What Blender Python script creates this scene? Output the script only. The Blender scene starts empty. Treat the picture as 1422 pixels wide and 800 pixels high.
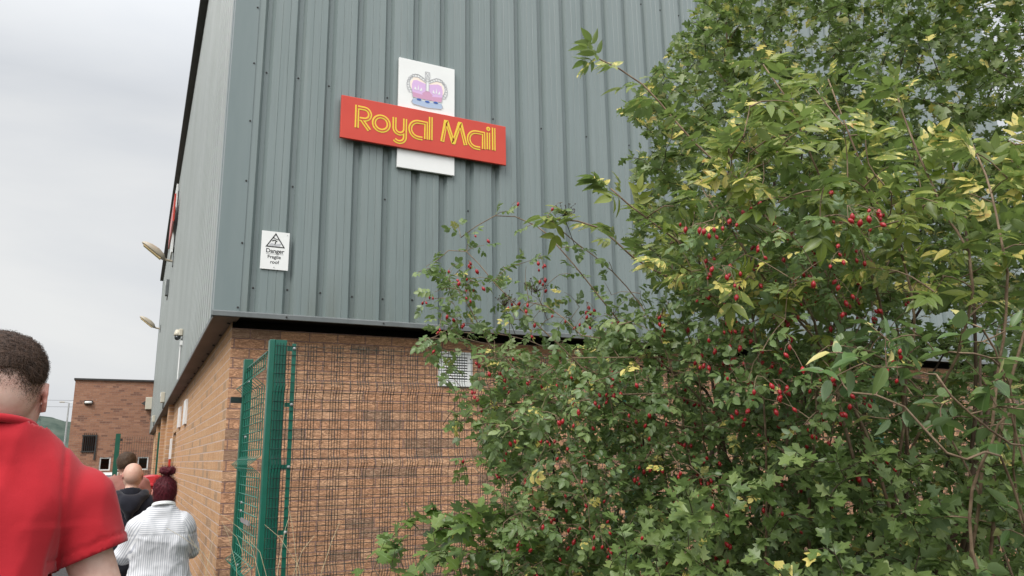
import bpy, math, random
import numpy as np
from math import sin, cos, pi, radians
from mathutils import Vector, Matrix, noise as mnoise

scene = bpy.context.scene
COL = scene.collection
rng = np.random.default_rng(7)
random.seed(7)

# ------------------------------------------------------------------ camera
F = 1045.0; CXP, CYP = 711.0, 400.0
def _n(v): return v/np.linalg.norm(v)
def _ray(px, py): return np.array([px-CXP, -(py-CYP), F])
_dY = _n(_ray(186, 643)); _up = _n(_ray(624, -4055)); _up = _n(_up-_dY*np.dot(_up, _dY))
_dX = -np.cross(_dY, _up)
RW = np.array([_dX, _dY, _up])                 # world = RW @ (right, up, forward)
CAM = np.array([0, 0, 1.6])
def at(px, py, D): return CAM + RW@(_ray(px, py)/F*D)   # point at forward distance D

cam_d = bpy.data.cameras.new('camera'); cam = bpy.data.objects.new('camera', cam_d); COL.objects.link(cam)
r_, u_, f_ = RW[:, 0], RW[:, 1], RW[:, 2]
cam.matrix_world = Matrix(((r_[0], u_[0], -f_[0], CAM[0]), (r_[1], u_[1], -f_[1], CAM[1]), (r_[2], u_[2], -f_[2], CAM[2]), (0, 0, 0, 1)))
cam_d.sensor_width = 36; cam_d.lens = F/1422*36; cam_d.clip_end = 4000; cam_d.clip_start = .05
scene.camera = cam

# ------------------------------------------------------------------ materials
def mat(name, base=(.5, .5, .5), rough=.6, spec=.5, metal=0):
    m = bpy.data.materials.new(name); m.use_nodes = True
    b = m.node_tree.nodes['Principled BSDF']
    b.inputs['Base Color'].default_value = (*base, 1); b.inputs['Roughness'].default_value = rough
    b.inputs['Specular IOR Level'].default_value = spec; b.inputs['Metallic'].default_value = metal
    return m
class N:
    def __init__(s, m): s.m = m; s.t = m.node_tree; s.b = s.t.nodes['Principled BSDF']
    def new(s, ty, **kw):
        n = s.t.nodes.new(ty)
        for k, v in kw.items(): setattr(n, k, v)
        return n
    def link(s, a, b): s.t.links.new(a, b)
    def coord(s, kind='Object', scale=(1, 1, 1), rot=(0, 0, 0), loc=(0, 0, 0)):
        c = s.new('ShaderNodeTexCoord'); mp = s.new('ShaderNodeMapping')
        mp.inputs['Scale'].default_value = scale; mp.inputs['Rotation'].default_value = rot; mp.inputs['Location'].default_value = loc
        s.link(c.outputs[kind], mp.inputs['Vector']); return mp.outputs['Vector']
    def noise(s, vec, scale=5, detail=4, rough=.55, dist=0):
        n = s.new('ShaderNodeTexNoise'); n.inputs['Scale'].default_value = scale; n.inputs['Detail'].default_value = detail
        n.inputs['Roughness'].default_value = rough; n.inputs['Distortion'].default_value = dist
        s.link(vec, n.inputs['Vector']); return n.outputs['Fac']
    def ramp(s, fac, stops):
        r = s.new('ShaderNodeValToRGB'); e = r.color_ramp.elements
        e[0].position, e[0].color = stops[0][0], (*stops[0][1], 1); e[1].position, e[1].color = stops[-1][0], (*stops[-1][1], 1)
        for p, c in stops[1:-1]: q = e.new(p); q.color = (*c, 1)
        s.link(fac, r.inputs['Fac']); return r.outputs['Color']
    def mix(s, fac, a, b, mode='MIX'):
        n = s.new('ShaderNodeMix', data_type='RGBA', blend_type=mode)
        for v, k in ((fac, 0), (a, 6), (b, 7)):
            if hasattr(v, 'links') or isinstance(v, bpy.types.NodeSocket): s.link(v, n.inputs[k])
            elif isinstance(v, (int, float)): n.inputs[k].default_value = v
            else: n.inputs[k].default_value = (*v, 1)
        return n.outputs[2]
    def math(s, op, a, b=0):
        n = s.new('ShaderNodeMath', operation=op)
        for v, k in ((a, 0), (b, 1)):
            if isinstance(v, bpy.types.NodeSocket): s.link(v, n.inputs[k])
            else: n.inputs[k].default_value = v
        return n.outputs[0]
    def base(s, c): s.link(c, s.b.inputs['Base Color'])
    def bump(s, h, strength=.5, dist=.01, prev=None):
        n = s.new('ShaderNodeBump'); n.inputs['Strength'].default_value = strength; n.inputs['Distance'].default_value = dist
        s.link(h, n.inputs['Height'])
        if prev is not None: s.link(prev, n.inputs['Normal'])
        s.link(n.outputs['Normal'], s.b.inputs['Normal']); return n.outputs['Normal']

def noisy(name, c1, c2, scale=8, rough=.6, spec=.4, bump=.2, bd=.004, stretch=(1, 1, 1), metal=0):
    m = mat(name, c1, rough, spec, metal); n = N(m); v = n.coord(scale=stretch)
    f = n.noise(v, scale, 5); n.base(n.ramp(f, [(.3, c1), (.7, c2)]))
    if bump: n.bump(n.noise(v, scale*4, 3), bump, bd)
    return m

def clad_mat(name, c1, c2, axis):
    m = mat(name, c1, .36, .5); n = N(m)
    st = (9, 1, .35) if axis == 'x' else (1, 9, .35)
    v = n.coord(scale=st); f = n.noise(v, 1.3, 5, .6)
    v2 = n.coord(scale=(1, 1, 1)); g = n.noise(v2, .7, 4)
    c = n.ramp(f, [(.3, c1), (.72, c2)])
    c = n.mix(n.math('MULTIPLY', n.ramp(g, [(.42, (0, 0, 0)), (.7, (1, 1, 1))]), .22), c, (c1[0]*.8, c1[1]*.82, c1[2]*.78))
    fine = n.noise(n.coord(scale=(60, 60, 2.2)), 1, 3)
    zc = n.new('ShaderNodeSeparateXYZ'); tcz = n.new('ShaderNodeTexCoord'); n.link(tcz.outputs['Object'], zc.inputs[0])
    low = n.math('MULTIPLY', n.math('MAXIMUM', n.math('SUBTRACT', 1.0, n.math('MULTIPLY', n.math('SUBTRACT', zc.outputs['Z'], 2.66), 2.2)), 0.0), n.ramp(f, [(.40, (0, 0, 0)), (.62, (1, 1, 1))]))
    c = n.mix(n.math('MULTIPLY', low, .38), c, (.12, .13, .095))
    run = n.noise(n.coord(scale=(14, 14, .22)), 1.6, 4, .65); c = n.mix(n.math('MULTIPLY', n.ramp(run, [(.56, (0, 0, 0)), (.72, (1, 1, 1))]), .20), c, (.34, .37, .35))
    c = n.mix(n.math('MULTIPLY', n.ramp(fine, [(.52, (0, 0, 0)), (.8, (1, 1, 1))]), .22), c, (.10, .11, .10))
    n.base(c)
    n.link(n.ramp(g, [(.3, (.30, .30, .30)), (.7, (.44, .44, .44))]), n.b.inputs['Roughness'])
    n.bump(n.noise(v2, 3, 2), .08, .01)
    return m

def brick_mat(name, plane, cols, mortar, u0=0, v0=0, bw=.225, bh=.0758, dark=(.17, .13, .11), dark_amt=.12, rustic=1.0, msize=.010, flecks=None):
    m = mat(name, cols[0], .9, .15); n = N(m)
    tc = n.new('ShaderNodeTexCoord'); sp = n.new('ShaderNodeSeparateXYZ'); cb = n.new('ShaderNodeCombineXYZ')
    n.link(tc.outputs['Object'], sp.inputs[0])
    U = sp.outputs['X' if plane == 'xz' else 'Y']
    n.link(n.math('SUBTRACT', U, u0), cb.inputs['X']); n.link(n.math('SUBTRACT', sp.outputs['Z'], v0), cb.inputs['Y'])
    # wobble of the brick edges
    wob = n.new('ShaderNodeTexNoise'); wob.inputs['Scale'].default_value = 22; wob.inputs['Detail'].default_value = 2
    n.link(cb.outputs[0], wob.inputs['Vector'])
    vm = n.new('ShaderNodeVectorMath', operation='MULTIPLY_ADD'); n.link(wob.outputs['Color'], vm.inputs[0])
    vm.inputs[1].default_value = (.006, .006, 0); n.link(cb.outputs[0], vm.inputs[2])
    br = n.new('ShaderNodeTexBrick'); br.offset = .5; br.squash = 1
    br.inputs['Scale'].default_value = 1; br.inputs['Brick Width'].default_value = bw; br.inputs['Row Height'].default_value = bh
    br.inputs['Mortar Size'].default_value = msize/2; br.inputs['Mortar Smooth'].default_value = .25; br.inputs['Bias'].default_value = 0
    br.inputs['Color1'].default_value = (0, 0, 0, 1); br.inputs['Color2'].default_value = (1, 1, 1, 1); br.inputs['Mortar'].default_value = (.5, .5, .5, 1)
    n.link(vm.outputs[0], br.inputs['Vector'])
    rnd = br.outputs['Color']; fac = br.outputs['Fac']
    k = len(cols)
    stops = [(i/(k-1)*(1-dark_amt-.02), c) for i, c in enumerate(cols)] + [(1-dark_amt, dark), (1, tuple(d*1.25 for d in dark))]
    body = n.ramp(rnd, stops)
    v = cb.outputs[0]
    fn = n.noise(v, 38, 5, .65); big = n.noise(v, 1.1, 3)
    body = n.mix(.32, body, n.ramp(fn, [(.3, tuple(c*.62 for c in cols[0])), (.72, tuple(min(1, c*1.35) for c in cols[-1]))]))
    if flecks:
        fl = n.noise(v, 13, 3, .6); body = n.mix(n.ramp(fl, [(.6, (0, 0, 0)), (.68, (.75, .75, .75))]), body, flecks)
    # rustic dragged creases: distorted bands across the face of each brick
    mp = n.new('ShaderNodeMapping'); mp.inputs['Scale'].default_value = (9, 30, 1); n.link(v, mp.inputs['Vector'])
    cr = n.noise(mp.outputs[0], 1.6, 4, .6, 1.2)
    crease = n.ramp(cr, [(.43, (0, 0, 0)), (.5, (1, 1, 1)), (.57, (0, 0, 0))])
    body = n.mix(n.math('MULTIPLY', crease, .34*rustic), body, tuple(c*.38 for c in cols[0]))
    body = n.mix(n.math('MULTIPLY', big, .25), body, tuple(c*.75 for c in cols[0]))
    c = n.mix(fac, body, n.mix(n.noise(v, 30, 3), mortar, tuple(x*.7 for x in mortar)))
    n.base(c)
    hgt = n.math('SUBTRACT', n.math('MULTIPLY', fn, .5), n.math('MULTIPLY', crease, .55*rustic))
    hgt = n.math('SUBTRACT', hgt, n.math('MULTIPLY', fac, 1.0))
    n.bump(hgt, .8, .008)
    return m

M = {}
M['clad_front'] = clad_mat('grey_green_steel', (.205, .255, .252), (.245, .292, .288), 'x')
M['clad_side_lit'] = clad_mat('grey_green_steel_side_lit', (.30, .33, .315), (.36, .39, .37), 'y')  # same steel as the front; the side's brighter daylight is put into the colour
M['flash'] = noisy('steel_flashing', (.185, .235, .235), (.215, .262, .26), 2, .38, .5, .05, .004, (4, 4, .5))
M['drip'] = noisy('drip_flashing', (.15, .165, .165), (.21, .225, .225), 6, .5, .4, .1)
M['soffit'] = noisy('soffit_board', (.20, .155, .125), (.27, .215, .18), 1.5, .75, .3, .15)
M['dark'] = noisy('void_shade', (.012, .011, .010), (.02, .018, .016), 6, .9, .1, 0)  # near-black colour stands in for shade in the wall gap and vent
M['gutter'] = noisy('dark_gutter', (.03, .028, .026), (.045, .042, .04), 4, .5, .4, 0)
buff = [(.72, .365, .205), (.79, .44, .26), (.66, .325, .185), (.82, .50, .315)]
M['brick_front'] = brick_mat('buff_brick_front', 'xz', buff, (.42, .26, .21), u0=.587, v0=2.595-.0758*40, dark=(.27, .185, .14), dark_amt=.13, rustic=1.35)
M['brick_side'] = brick_mat('buff_brick_side', 'yz', [(.68, .385, .20), (.73, .43, .235), (.66, .37, .195), (.76, .47, .27)], (.82, .64, .55), u0=6.02-.1125, v0=2.595-.0758*40, dark=(.36, .25, .17), dark_amt=.09)
M['brick_red'] = brick_mat('red_brick', 'xz', [(.36, .17, .105), (.44, .23, .145), (.27, .125, .085), (.52, .29, .19)], (.40, .28, .22), u0=0, v0=0, dark=(.13, .07, .06), dark_amt=.1, rustic=.3, flecks=(.50, .33, .25))
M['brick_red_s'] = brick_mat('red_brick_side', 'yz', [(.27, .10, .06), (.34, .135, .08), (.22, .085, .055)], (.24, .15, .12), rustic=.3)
M['white'] = noisy('white_panel', (.82, .82, .80), (.88, .88, .86), 5, .35, .5, 0)
M['cream'] = noisy('cream_plastic', (.72, .66, .52), (.80, .74, .60), 4, .4, .5, 0)
M['sign_red'] = noisy('sign_red', (.66, .045, .018), (.72, .06, .028), 3, .32, .5, 0)
M['yellow'] = mat('sign_yellow', (.95, .68, .05), .4, .4)
M['black'] = mat('black_print', (.02, .02, .02), .5, .4)
M['greyp'] = mat('grey_print', (.45, .45, .47), .5, .3)
M['greyl'] = mat('pale_grey_print', (.62, .62, .66), .5, .3)
M['purple'] = mat('crown_purple', (.62, .42, .66), .5, .3)
M['purple_d'] = mat('crown_pink', (.78, .42, .62), .5, .3)
M['blue'] = mat('crown_blue', (.05, .12, .42), .5, .3)
M['paleblue'] = mat('crown_pale_blue', (.52, .64, .85), .5, .3)
M['peach'] = mat('crown_cream', (.86, .72, .62), .5, .3)
M['green'] = noisy('green_powder_coat', (.004, .115, .075), (.008, .15, .10), 9, .35, .5, .05)
M['green_d'] = noisy('dark_green_paint', (.004, .075, .045), (.008, .10, .06), 9, .4, .5, 0)
M['wire'] = noisy('dark_green_wire', (.006, .016, .014), (.010, .026, .022), 20, .45, .4, 0)
M['wire_g'] = noisy('green_wire', (.006, .13, .085), (.010, .17, .115), 20, .4, .5, 0)
M['steel'] = noisy('galvanised_steel', (.42, .42, .42), (.62, .62, .60), 30, .35, .5, 0, metal=.6)
M['lampbody'] = noisy('aged_aluminium', (.50, .43, .32), (.62, .54, .42), 8, .4, .5, 0)
M['glow'] = mat('lamp_glass', (.86, .62, .30), .2, .6)
M['door'] = noisy('brown_door', (.07, .038, .025), (.10, .055, .035), 6, .5, .4, 0)
M['glass'] = mat('window_glass', (.03, .035, .04), .08, .8)
M['asphalt'] = noisy('asphalt', (.045, .045, .046), (.07, .07, .07), 30, .9, .2, .5, .01)
M['redmetal'] = noisy('red_paint', (.50, .02, .03), (.58, .035, .045), 6, .25, .6, 0)
M['skin'] = None

# ------------------------------------------------------------------ object helpers
def link(o, parent=None):
    COL.objects.link(o)
    if parent is not None: o.parent = parent
    return o
def tag(o, label=None, cat=None, group=None, kind=None):
    if label: o['label'] = label
    if cat: o['category'] = cat
    if group: o['group'] = group
    if kind: o['kind'] = kind
    return o
def empty(name, loc=(0, 0, 0), rz=0, label=None, cat=None, group=None):
    o = bpy.data.objects.new(name, None); o.location = loc; o.rotation_euler = (0, 0, rz); o.empty_display_size = .2
    link(o); return tag(o, label, cat, group)
def copy_tree(o, parent=None):
    c = o.copy(); COL.objects.link(c); c.parent = parent
    for ch in list(o.children): copy_tree(ch, c)
    return c
def rawmesh(name, V, Fc, m, parent=None, smooth=False, off=None):
    V = np.asarray(V, float)
    if parent is not None and off is None and parent.type == 'EMPTY':
        # vertices are given in world space; move into the parent's local frame
        R = Matrix.Rotation(-parent.rotation_euler.z, 3, 'Z'); L = np.array(parent.location)
        V = (V-L)@np.array(R).T
    me = bpy.data.meshes.new(name); me.from_pydata(V.tolist(), [], Fc); me.update()
    if smooth: me.polygons.foreach_set('use_smooth', [True]*len(me.polygons))
    if m is not None: me.materials.append(m)
    return link(bpy.data.objects.new(name, me), parent)
class MB:
    def __init__(s): s.v = []; s.f = []
    def add(s, V, Fc):
        o = len(s.v); s.v += [tuple(map(float, p)) for p in V]; s.f += [tuple(i+o for i in q) for q in Fc]; return s
    def box(s, a, b):
        x0, y0, z0 = a; x1, y1, z1 = b
        return s.add([(x0, y0, z0), (x1, y0, z0), (x1, y1, z0), (x0, y1, z0), (x0, y0, z1), (x1, y0, z1), (x1, y1, z1), (x0, y1, z1)],
                     [(0, 3, 2, 1), (4, 5, 6, 7), (0, 1, 5, 4), (1, 2, 6, 5), (2, 3, 7, 6), (3, 0, 4, 7)])
    def tube(s, pts, r, seg=6, cap=True):
        P = np.asarray(pts, float); n = len(P); r = np.broadcast_to(r, n)
        T = np.gradient(P, axis=0); T /= np.linalg.norm(T, axis=1)[:, None]+1e-12
        a = np.array([0, 0, 1.]) if abs(T[0][2]) < .9 else np.array([1., 0, 0])
        u = np.cross(T[0], a); u /= np.linalg.norm(u); ang = np.arange(seg)*2*pi/seg; V = []
        for i in range(n):
            u = u-T[i]*np.dot(u, T[i]); u /= np.linalg.norm(u)+1e-12; w = np.cross(T[i], u)
            V += list(P[i]+r[i]*(np.cos(ang)[:, None]*u+np.sin(ang)[:, None]*w))
        Fc = [(i*seg+j, i*seg+(j+1) % seg, (i+1)*seg+(j+1) % seg, (i+1)*seg+j) for i in range(n-1) for j in range(seg)]
        if cap: Fc += [tuple(range(seg))[::-1], tuple(range((n-1)*seg, n*seg))]
        return s.add(V, Fc)
    def prism(s, poly, y0, y1, plane='xz'):
        n = len(poly); mk = (lambda u, v, d: (u, d, v)) if plane == 'xz' else (lambda u, v, d: (d, u, v))
        V = [mk(u, v, y0) for u, v in poly]+[mk(u, v, y1) for u, v in poly]
        return s.add(V, [tuple(range(n))[::-1], tuple(range(n, 2*n))]+[(i, (i+1) % n, n+(i+1) % n, n+i) for i in range(n)])
    def build(s, name, m, parent=None, smooth=False, bevel=0):
        o = rawmesh(name, s.v, s.f, m, parent, smooth)
        if bevel:
            b = o.modifiers.new('bevel', 'BEVEL'); b.width = bevel; b.segments = 2; b.limit_method = 'ANGLE'
        return o

# ------------------------------------------------------------------ world and sun
sun_dir = Vector((-.70, -.50, .90)).normalized()
w = bpy.data.worlds.new('World'); scene.world = w; w.use_nodes = True
t = w.node_tree; bg = t.nodes['Background']; L = t.links.new
sky = t.nodes.new('ShaderNodeTexSky'); sky.sky_type = 'NISHITA'; sky.sun_disc = False
sky.sun_elevation = math.asin(sun_dir.z); sky.sun_rotation = math.atan2(sun_dir.x, sun_dir.y)
sky.air_density = 1.5; sky.dust_density = 4
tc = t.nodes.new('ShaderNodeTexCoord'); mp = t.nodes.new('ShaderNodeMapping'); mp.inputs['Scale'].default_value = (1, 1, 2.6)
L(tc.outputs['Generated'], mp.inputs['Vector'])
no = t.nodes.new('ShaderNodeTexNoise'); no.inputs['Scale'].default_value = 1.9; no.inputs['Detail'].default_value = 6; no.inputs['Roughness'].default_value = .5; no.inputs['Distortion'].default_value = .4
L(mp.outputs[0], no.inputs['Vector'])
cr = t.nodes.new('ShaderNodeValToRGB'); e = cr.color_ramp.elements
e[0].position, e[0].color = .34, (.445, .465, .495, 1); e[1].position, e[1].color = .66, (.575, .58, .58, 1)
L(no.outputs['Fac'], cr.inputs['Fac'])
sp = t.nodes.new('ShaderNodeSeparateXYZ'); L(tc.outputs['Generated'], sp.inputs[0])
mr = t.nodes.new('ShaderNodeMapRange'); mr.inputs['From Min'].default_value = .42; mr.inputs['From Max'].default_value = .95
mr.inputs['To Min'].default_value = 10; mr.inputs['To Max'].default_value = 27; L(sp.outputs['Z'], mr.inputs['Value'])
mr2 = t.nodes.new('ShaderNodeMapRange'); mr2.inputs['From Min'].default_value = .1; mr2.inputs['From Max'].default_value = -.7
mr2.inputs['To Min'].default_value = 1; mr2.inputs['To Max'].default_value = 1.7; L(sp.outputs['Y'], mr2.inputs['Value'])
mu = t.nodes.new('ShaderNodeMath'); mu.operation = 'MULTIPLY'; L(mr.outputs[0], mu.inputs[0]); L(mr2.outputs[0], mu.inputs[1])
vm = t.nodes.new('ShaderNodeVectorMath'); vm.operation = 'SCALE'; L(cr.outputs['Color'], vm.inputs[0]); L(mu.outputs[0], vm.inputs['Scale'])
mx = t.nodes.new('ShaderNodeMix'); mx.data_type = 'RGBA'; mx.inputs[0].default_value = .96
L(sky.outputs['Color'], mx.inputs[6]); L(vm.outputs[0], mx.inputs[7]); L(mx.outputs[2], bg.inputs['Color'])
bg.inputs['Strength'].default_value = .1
sd = bpy.data.lights.new('sun', 'SUN'); sd.energy = 1.9; sd.angle = radians(30); sd.color = (1, .97, .93)
so = bpy.data.objects.new('sun', sd); COL.objects.link(so); so.rotation_euler = sun_dir.to_track_quat('Z', 'Y').to_euler()
vs = scene.view_settings; vs.view_transform = 'Standard'; vs.look = 'None'; vs.exposure = .55; vs.gamma = 1

# ------------------------------------------------------------------ ground, hills
def ground():
    m = mat('ground', (.06, .08, .03), .95, .1); n = N(m); v = n.coord()
    f = n.noise(v, .8, 6); g = n.noise(v, 25, 4)
    n.base(n.mix(.4, n.ramp(f, [(.35, (.05, .035, .022)), (.6, (.05, .075, .025))]), n.ramp(g, [(.3, (.03, .035, .015)), (.7, (.10, .09, .05))])))
    n.bump(g, .7, .03)
    S = 1500; o = rawmesh('ground', [(-S, -S, 0), (S, -S, 0), (S, S, 0), (-S, S, 0)], [(0, 1, 2, 3)], m); tag(o, kind='structure')
    o = MB().add([(-4.2, -8, .004), (.47, -8, .004), (.47, 34, .004), (-4.2, 34, .004)], [(0, 1, 2, 3)]).build('path', M['asphalt']); tag(o, kind='structure')
    m = noisy('paving_concrete', (.30, .29, .27), (.38, .37, .34), 12, .85, .2, .3)
    o = MB().box((.47, -8, -.1), (.58, 5.2, .07)).build('kerb', m); tag(o, kind='structure')
ground()
def hill():
    m = noisy('wooded_hill', (.035, .055, .045), (.085, .105, .085), .12, .95, .1, 0)
    V = []; Fc = []; nx, ny = 90, 14
    for j in range(ny):
        for i in range(nx):
            x = -330+i*6.0; y = 520+j*14
            e = math.exp(-((x+115)/95)**2)*20+math.exp(-((x+48)/40)**2)*19
            zz = e*math.sin(min(1, j/6)*pi/2)+ (mnoise.noise(Vector((x*.06, y*.06, 0)))*5+mnoise.noise(Vector((x*.25, y*.25, 3)))*2.2)*min(1, j/3)
            V.append((x, y, zz-.5 if j else -1))
    Fc = [(j*nx+i, j*nx+i+1, (j+1)*nx+i+1, (j+1)*nx+i) for j in range(ny-1) for i in range(nx-1)]
    o = rawmesh('hill', V, Fc, m, smooth=True); tag(o, kind='structure')
hill()

# ------------------------------------------------------------------ the warehouse
YC, YV, P0, PITCH = 5.84, 5.880, .703, .2535      # crown plane, valley plane, first valley, rib pitch
XC, XR, YF = .435, 10.6, 32.0                      # side crown plane, right end, far end
EAVE = 8.7; XB, YB = .587, 6.02; ZB, ZT = 2.645, 2.595
wh = empty('warehouse', (.587, 6.02, 0), 0, 'large industrial warehouse with grey green ribbed metal cladding above a buff brick base', 'warehouse')

def profile(u0, u1, first, pitch, crown, valley, wo=.041, wi=.017):
    """list of (u, depth) along the sheet"""
    pts = [(u0, crown)]; c = first
    while c < u1-.06:
        if c-wo > u0:
            # two shallow stiffening grooves in each crown
            for s_ in ((-.165, -.105) if wo < .05 else ()):
                g = c+s_+.012
                if g-.003 > pts[-1][0]: pts += [(g-.003, crown), (g, crown+(valley-crown)*.07), (g+.003, crown)]
            pts += [(c-wo, crown), (c-wi, valley), (c+wi, valley), (c+wo, crown)]
        c += pitch
    pts.append((u1, crown)); return pts
pf = profile(.52, XR, P0, PITCH, YC, YV); n = len(pf)
gz = lambda x: EAVE+.12+max(0, min(x-.43, 20))*.0 if True else 0
V = [(u, d, ZB+.02) for u, d in pf]+[(u, d, EAVE) for u, d in pf]
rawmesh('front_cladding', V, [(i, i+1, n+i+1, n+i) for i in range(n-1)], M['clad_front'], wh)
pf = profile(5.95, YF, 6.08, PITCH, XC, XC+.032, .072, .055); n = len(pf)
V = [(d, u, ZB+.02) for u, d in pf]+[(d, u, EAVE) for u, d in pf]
rawmesh('side_cladding', V, [(i+1, i, n+i, n+i+1) for i in range(n-1)], M['clad_side_lit'], wh)
# corner flashing: an L wrapped over both sheets with a folded outer bead
b = MB()
poly = [(XC-.006, YC-.006), (.612, YC-.006), (.612, YC-.0035), (XC-.003, YC-.003), (XC-.003, 6.03), (XC-.006, 6.03)]
b.add([(x, y, ZB+.004) for x, y in poly]+[(x, y, EAVE) for x, y in poly], [(0, 1, 7, 6), (1, 2, 8, 7), (2, 3, 9, 8), (3, 4, 10, 9), (4, 5, 11, 10), (5, 0, 6, 11), (0, 5, 4, 3, 2, 1)])
b.build('corner_flashing', M['flash'], wh)
MB().box((.4265, 5.975, ZB+.004), (.4285, 6.04, EAVE)).build('flashing_edge', M['flash'], wh)
# drip flashing below the front sheet
b = MB()
sec = [(YC+.01, ZB+.05), (YC-.014, ZB+.045), (YC-.024, ZB+.036), (YC-.024, ZB+.004), (YC-.018, ZB), (YC+.03, ZB+.012), (YC+.03, ZB+.05)]
x0, x1 = XC-.012, XR+.01; k = len(sec)
b.add([(x0, y, z) for y, z in sec]+[(x1, y, z) for y, z in sec], [(i, (i+1) % k, k+(i+1) % k, k+i) for i in range(k)]+[tuple(range(k))[::-1], tuple(range(k, 2*k))])
b.build('drip_flashing', M['drip'], wh)
# soffit along the side, in boards
b = MB(); y = 5.83
while y < YF-.1:
    y2 = min(y+2.42, YF); b.box((XC+.002, y+.004, ZB), (XB+.03, y2-.004, ZB+.014)); y = y2
b.build('soffit', M['soffit'], wh)
MB().box((XC-.006, 5.86, ZB-.006), (XC+.004, YF, ZB+.03)).build('side_drip_trim', M['drip'], wh)
MB().box((XB+.006, YB+.09, 1.9), (XR, YB+.12, ZB+.2)).box((XC+.02, 5.90, ZB+.016), (XR, YB+.12, ZB+.02)).build('recess_shade', M['dark'], wh)  # near-black sheets paint the shade in the gap above the brick
# brick walls
rawmesh('brick_front_wall', [(XB, YB, 0), (XR, YB, 0), (XR, YB, ZT), (XB, YB, ZT), (XB, YB+.1, ZT), (XR, YB+.1, ZT)], [(0, 1, 2, 3), (3, 2, 5, 4)], M['brick_front'], wh)
wh.children[-1].location = wh.children[-1].location
# side wall with door recesses
recs = [(13.9, 14.9, 2.1), (17.2, 18.4, 2.1), (21.5, 22.7, 2.1)]
b = MB(); y = YB
for (a, c, h) in recs:
    b.add([(XB, y, 0), (XB, a, 0), (XB, a, ZB), (XB, y, ZB)], [(1, 0, 3, 2)])
    b.add([(XB, a, h), (XB, c, h), (XB, c, ZB), (XB, a, ZB)], [(1, 0, 3, 2)])
    b.add([(XB, a, 0), (XB+.12, a, 0), (XB+.12, a, h), (XB, a, h)], [(0, 1, 2, 3)]); b.add([(XB, c, 0), (XB+.12, c, 0), (XB+.12, c, h), (XB, c, h)], [(3, 2, 1, 0)])
    b.add([(XB, a, h), (XB+.12, a, h), (XB+.12, c, h), (XB, c, h)], [(0, 1, 2, 3)])
    y = c
b.add([(XB, y, 0), (XB, YF, 0), (XB, YF, ZB), (XB, y, ZB)], [(1, 0, 3, 2)])
for yy in (15.4, 19.4, 23.6):
    b.box((XB-.09, yy, 0), (XB, yy+.45, ZB))
b.build('brick_side_wall', M['brick_side'], wh)
for (a, c, h) in recs:
    d = MB().box((XB+.075, a+.06, 0), (XB+.115, c-.06, h-.06)).build('door', M['door'], wh)
    MB().box((XB+.05, a, 0), (XB+.119, a+.055, h)).box((XB+.05, c-.055, 0), (XB+.119, c, h)).box((XB+.05, a+.055, h-.055), (XB+.119, c-.055, h)).build('door_frame', M['cream'], d)
    MB().box((XB+.045, a+.12, .98), (XB+.075, a+.24, 1.02)).build('handle', M['steel'], d)
# gutter, roof, far and right ends
b = MB().box((XC-.11, 5.80, EAVE-.10), (XC+.03, YF+.05, EAVE+.03)); b.build('gutter', M['gutter'], wh)
MB().add([(XC-.05, 5.8, EAVE+.03), (XR, 5.8, EAVE+.03), (XR, YF, EAVE+.05), (XC-.05, YF, EAVE+.05), (5.5, 5.8, EAVE+.7), (5.5, YF, EAVE+.7)], [(0, 4, 5, 3), (4, 1, 2, 5)]).build('roof', M['drip'], wh)
MB().add([(XR, YC, 0), (XR, YF, 0), (XR, YF, EAVE), (XR, YC, EAVE), (XC, YF, ZB), (XC, YF, EAVE)], [(0, 1, 2, 3), (1, 4, 5, 2)]).build('rear_cladding', M['clad_side_lit'], wh)
MB().box((XC-.008, YF-.04, ZB), (XC+.05, YF+.03, EAVE)).build('end_flashing', M['flash'], wh)

# fixings: one mesh, copied
b = MB(); seg = 8
b.tube([(0, 0, 0), (0, -.003, 0)], .0078, 8); b.tube([(0, -.003, 0), (0, -.0085, 0)], .0050, 6)
scr_me = bpy.data.meshes.new('screw'); scr_me.from_pydata(b.v, [], b.f); scr_me.materials.append(M['gutter'])
def screw(x, y, z, rz=0):
    o = bpy.data.objects.new('screw', scr_me); o.location = Vector((x, y, z))-wh.location; o.rotation_euler = (0, 0, rz); link(o, wh)
for zi, z in enumerate((2.885, 4.68, 6.35)):
    for i in range(18):
        if (zi == 1 and i % 2) and i > 2: continue
        screw(P0+i*PITCH, YV, z+(rng.random()-.5)*.02)
for i in (1, 4, 7, 9): screw(P0+i*PITCH, YV, 3.74); 
for i in range(9): screw(.598, YC-.006, 2.72+i*.5)
for i in (1, 4, 8): screw(P0+i*PITCH-.005, YC-.024, ZB+.022)
b = MB(); b.tube([(0, 0, 0), (0, 0, -.012)], .011, 8)
bolt_me = bpy.data.meshes.new('bolt'); bolt_me.from_pydata(b.v, [], b.f); bolt_me.materials.append(M['gutter'])
for i in range(22):
    o = bpy.data.objects.new('bolt', bolt_me); o.location = Vector((XB-.022, 6.1+i*.62, ZB))-wh.location; link(o, wh)

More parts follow.
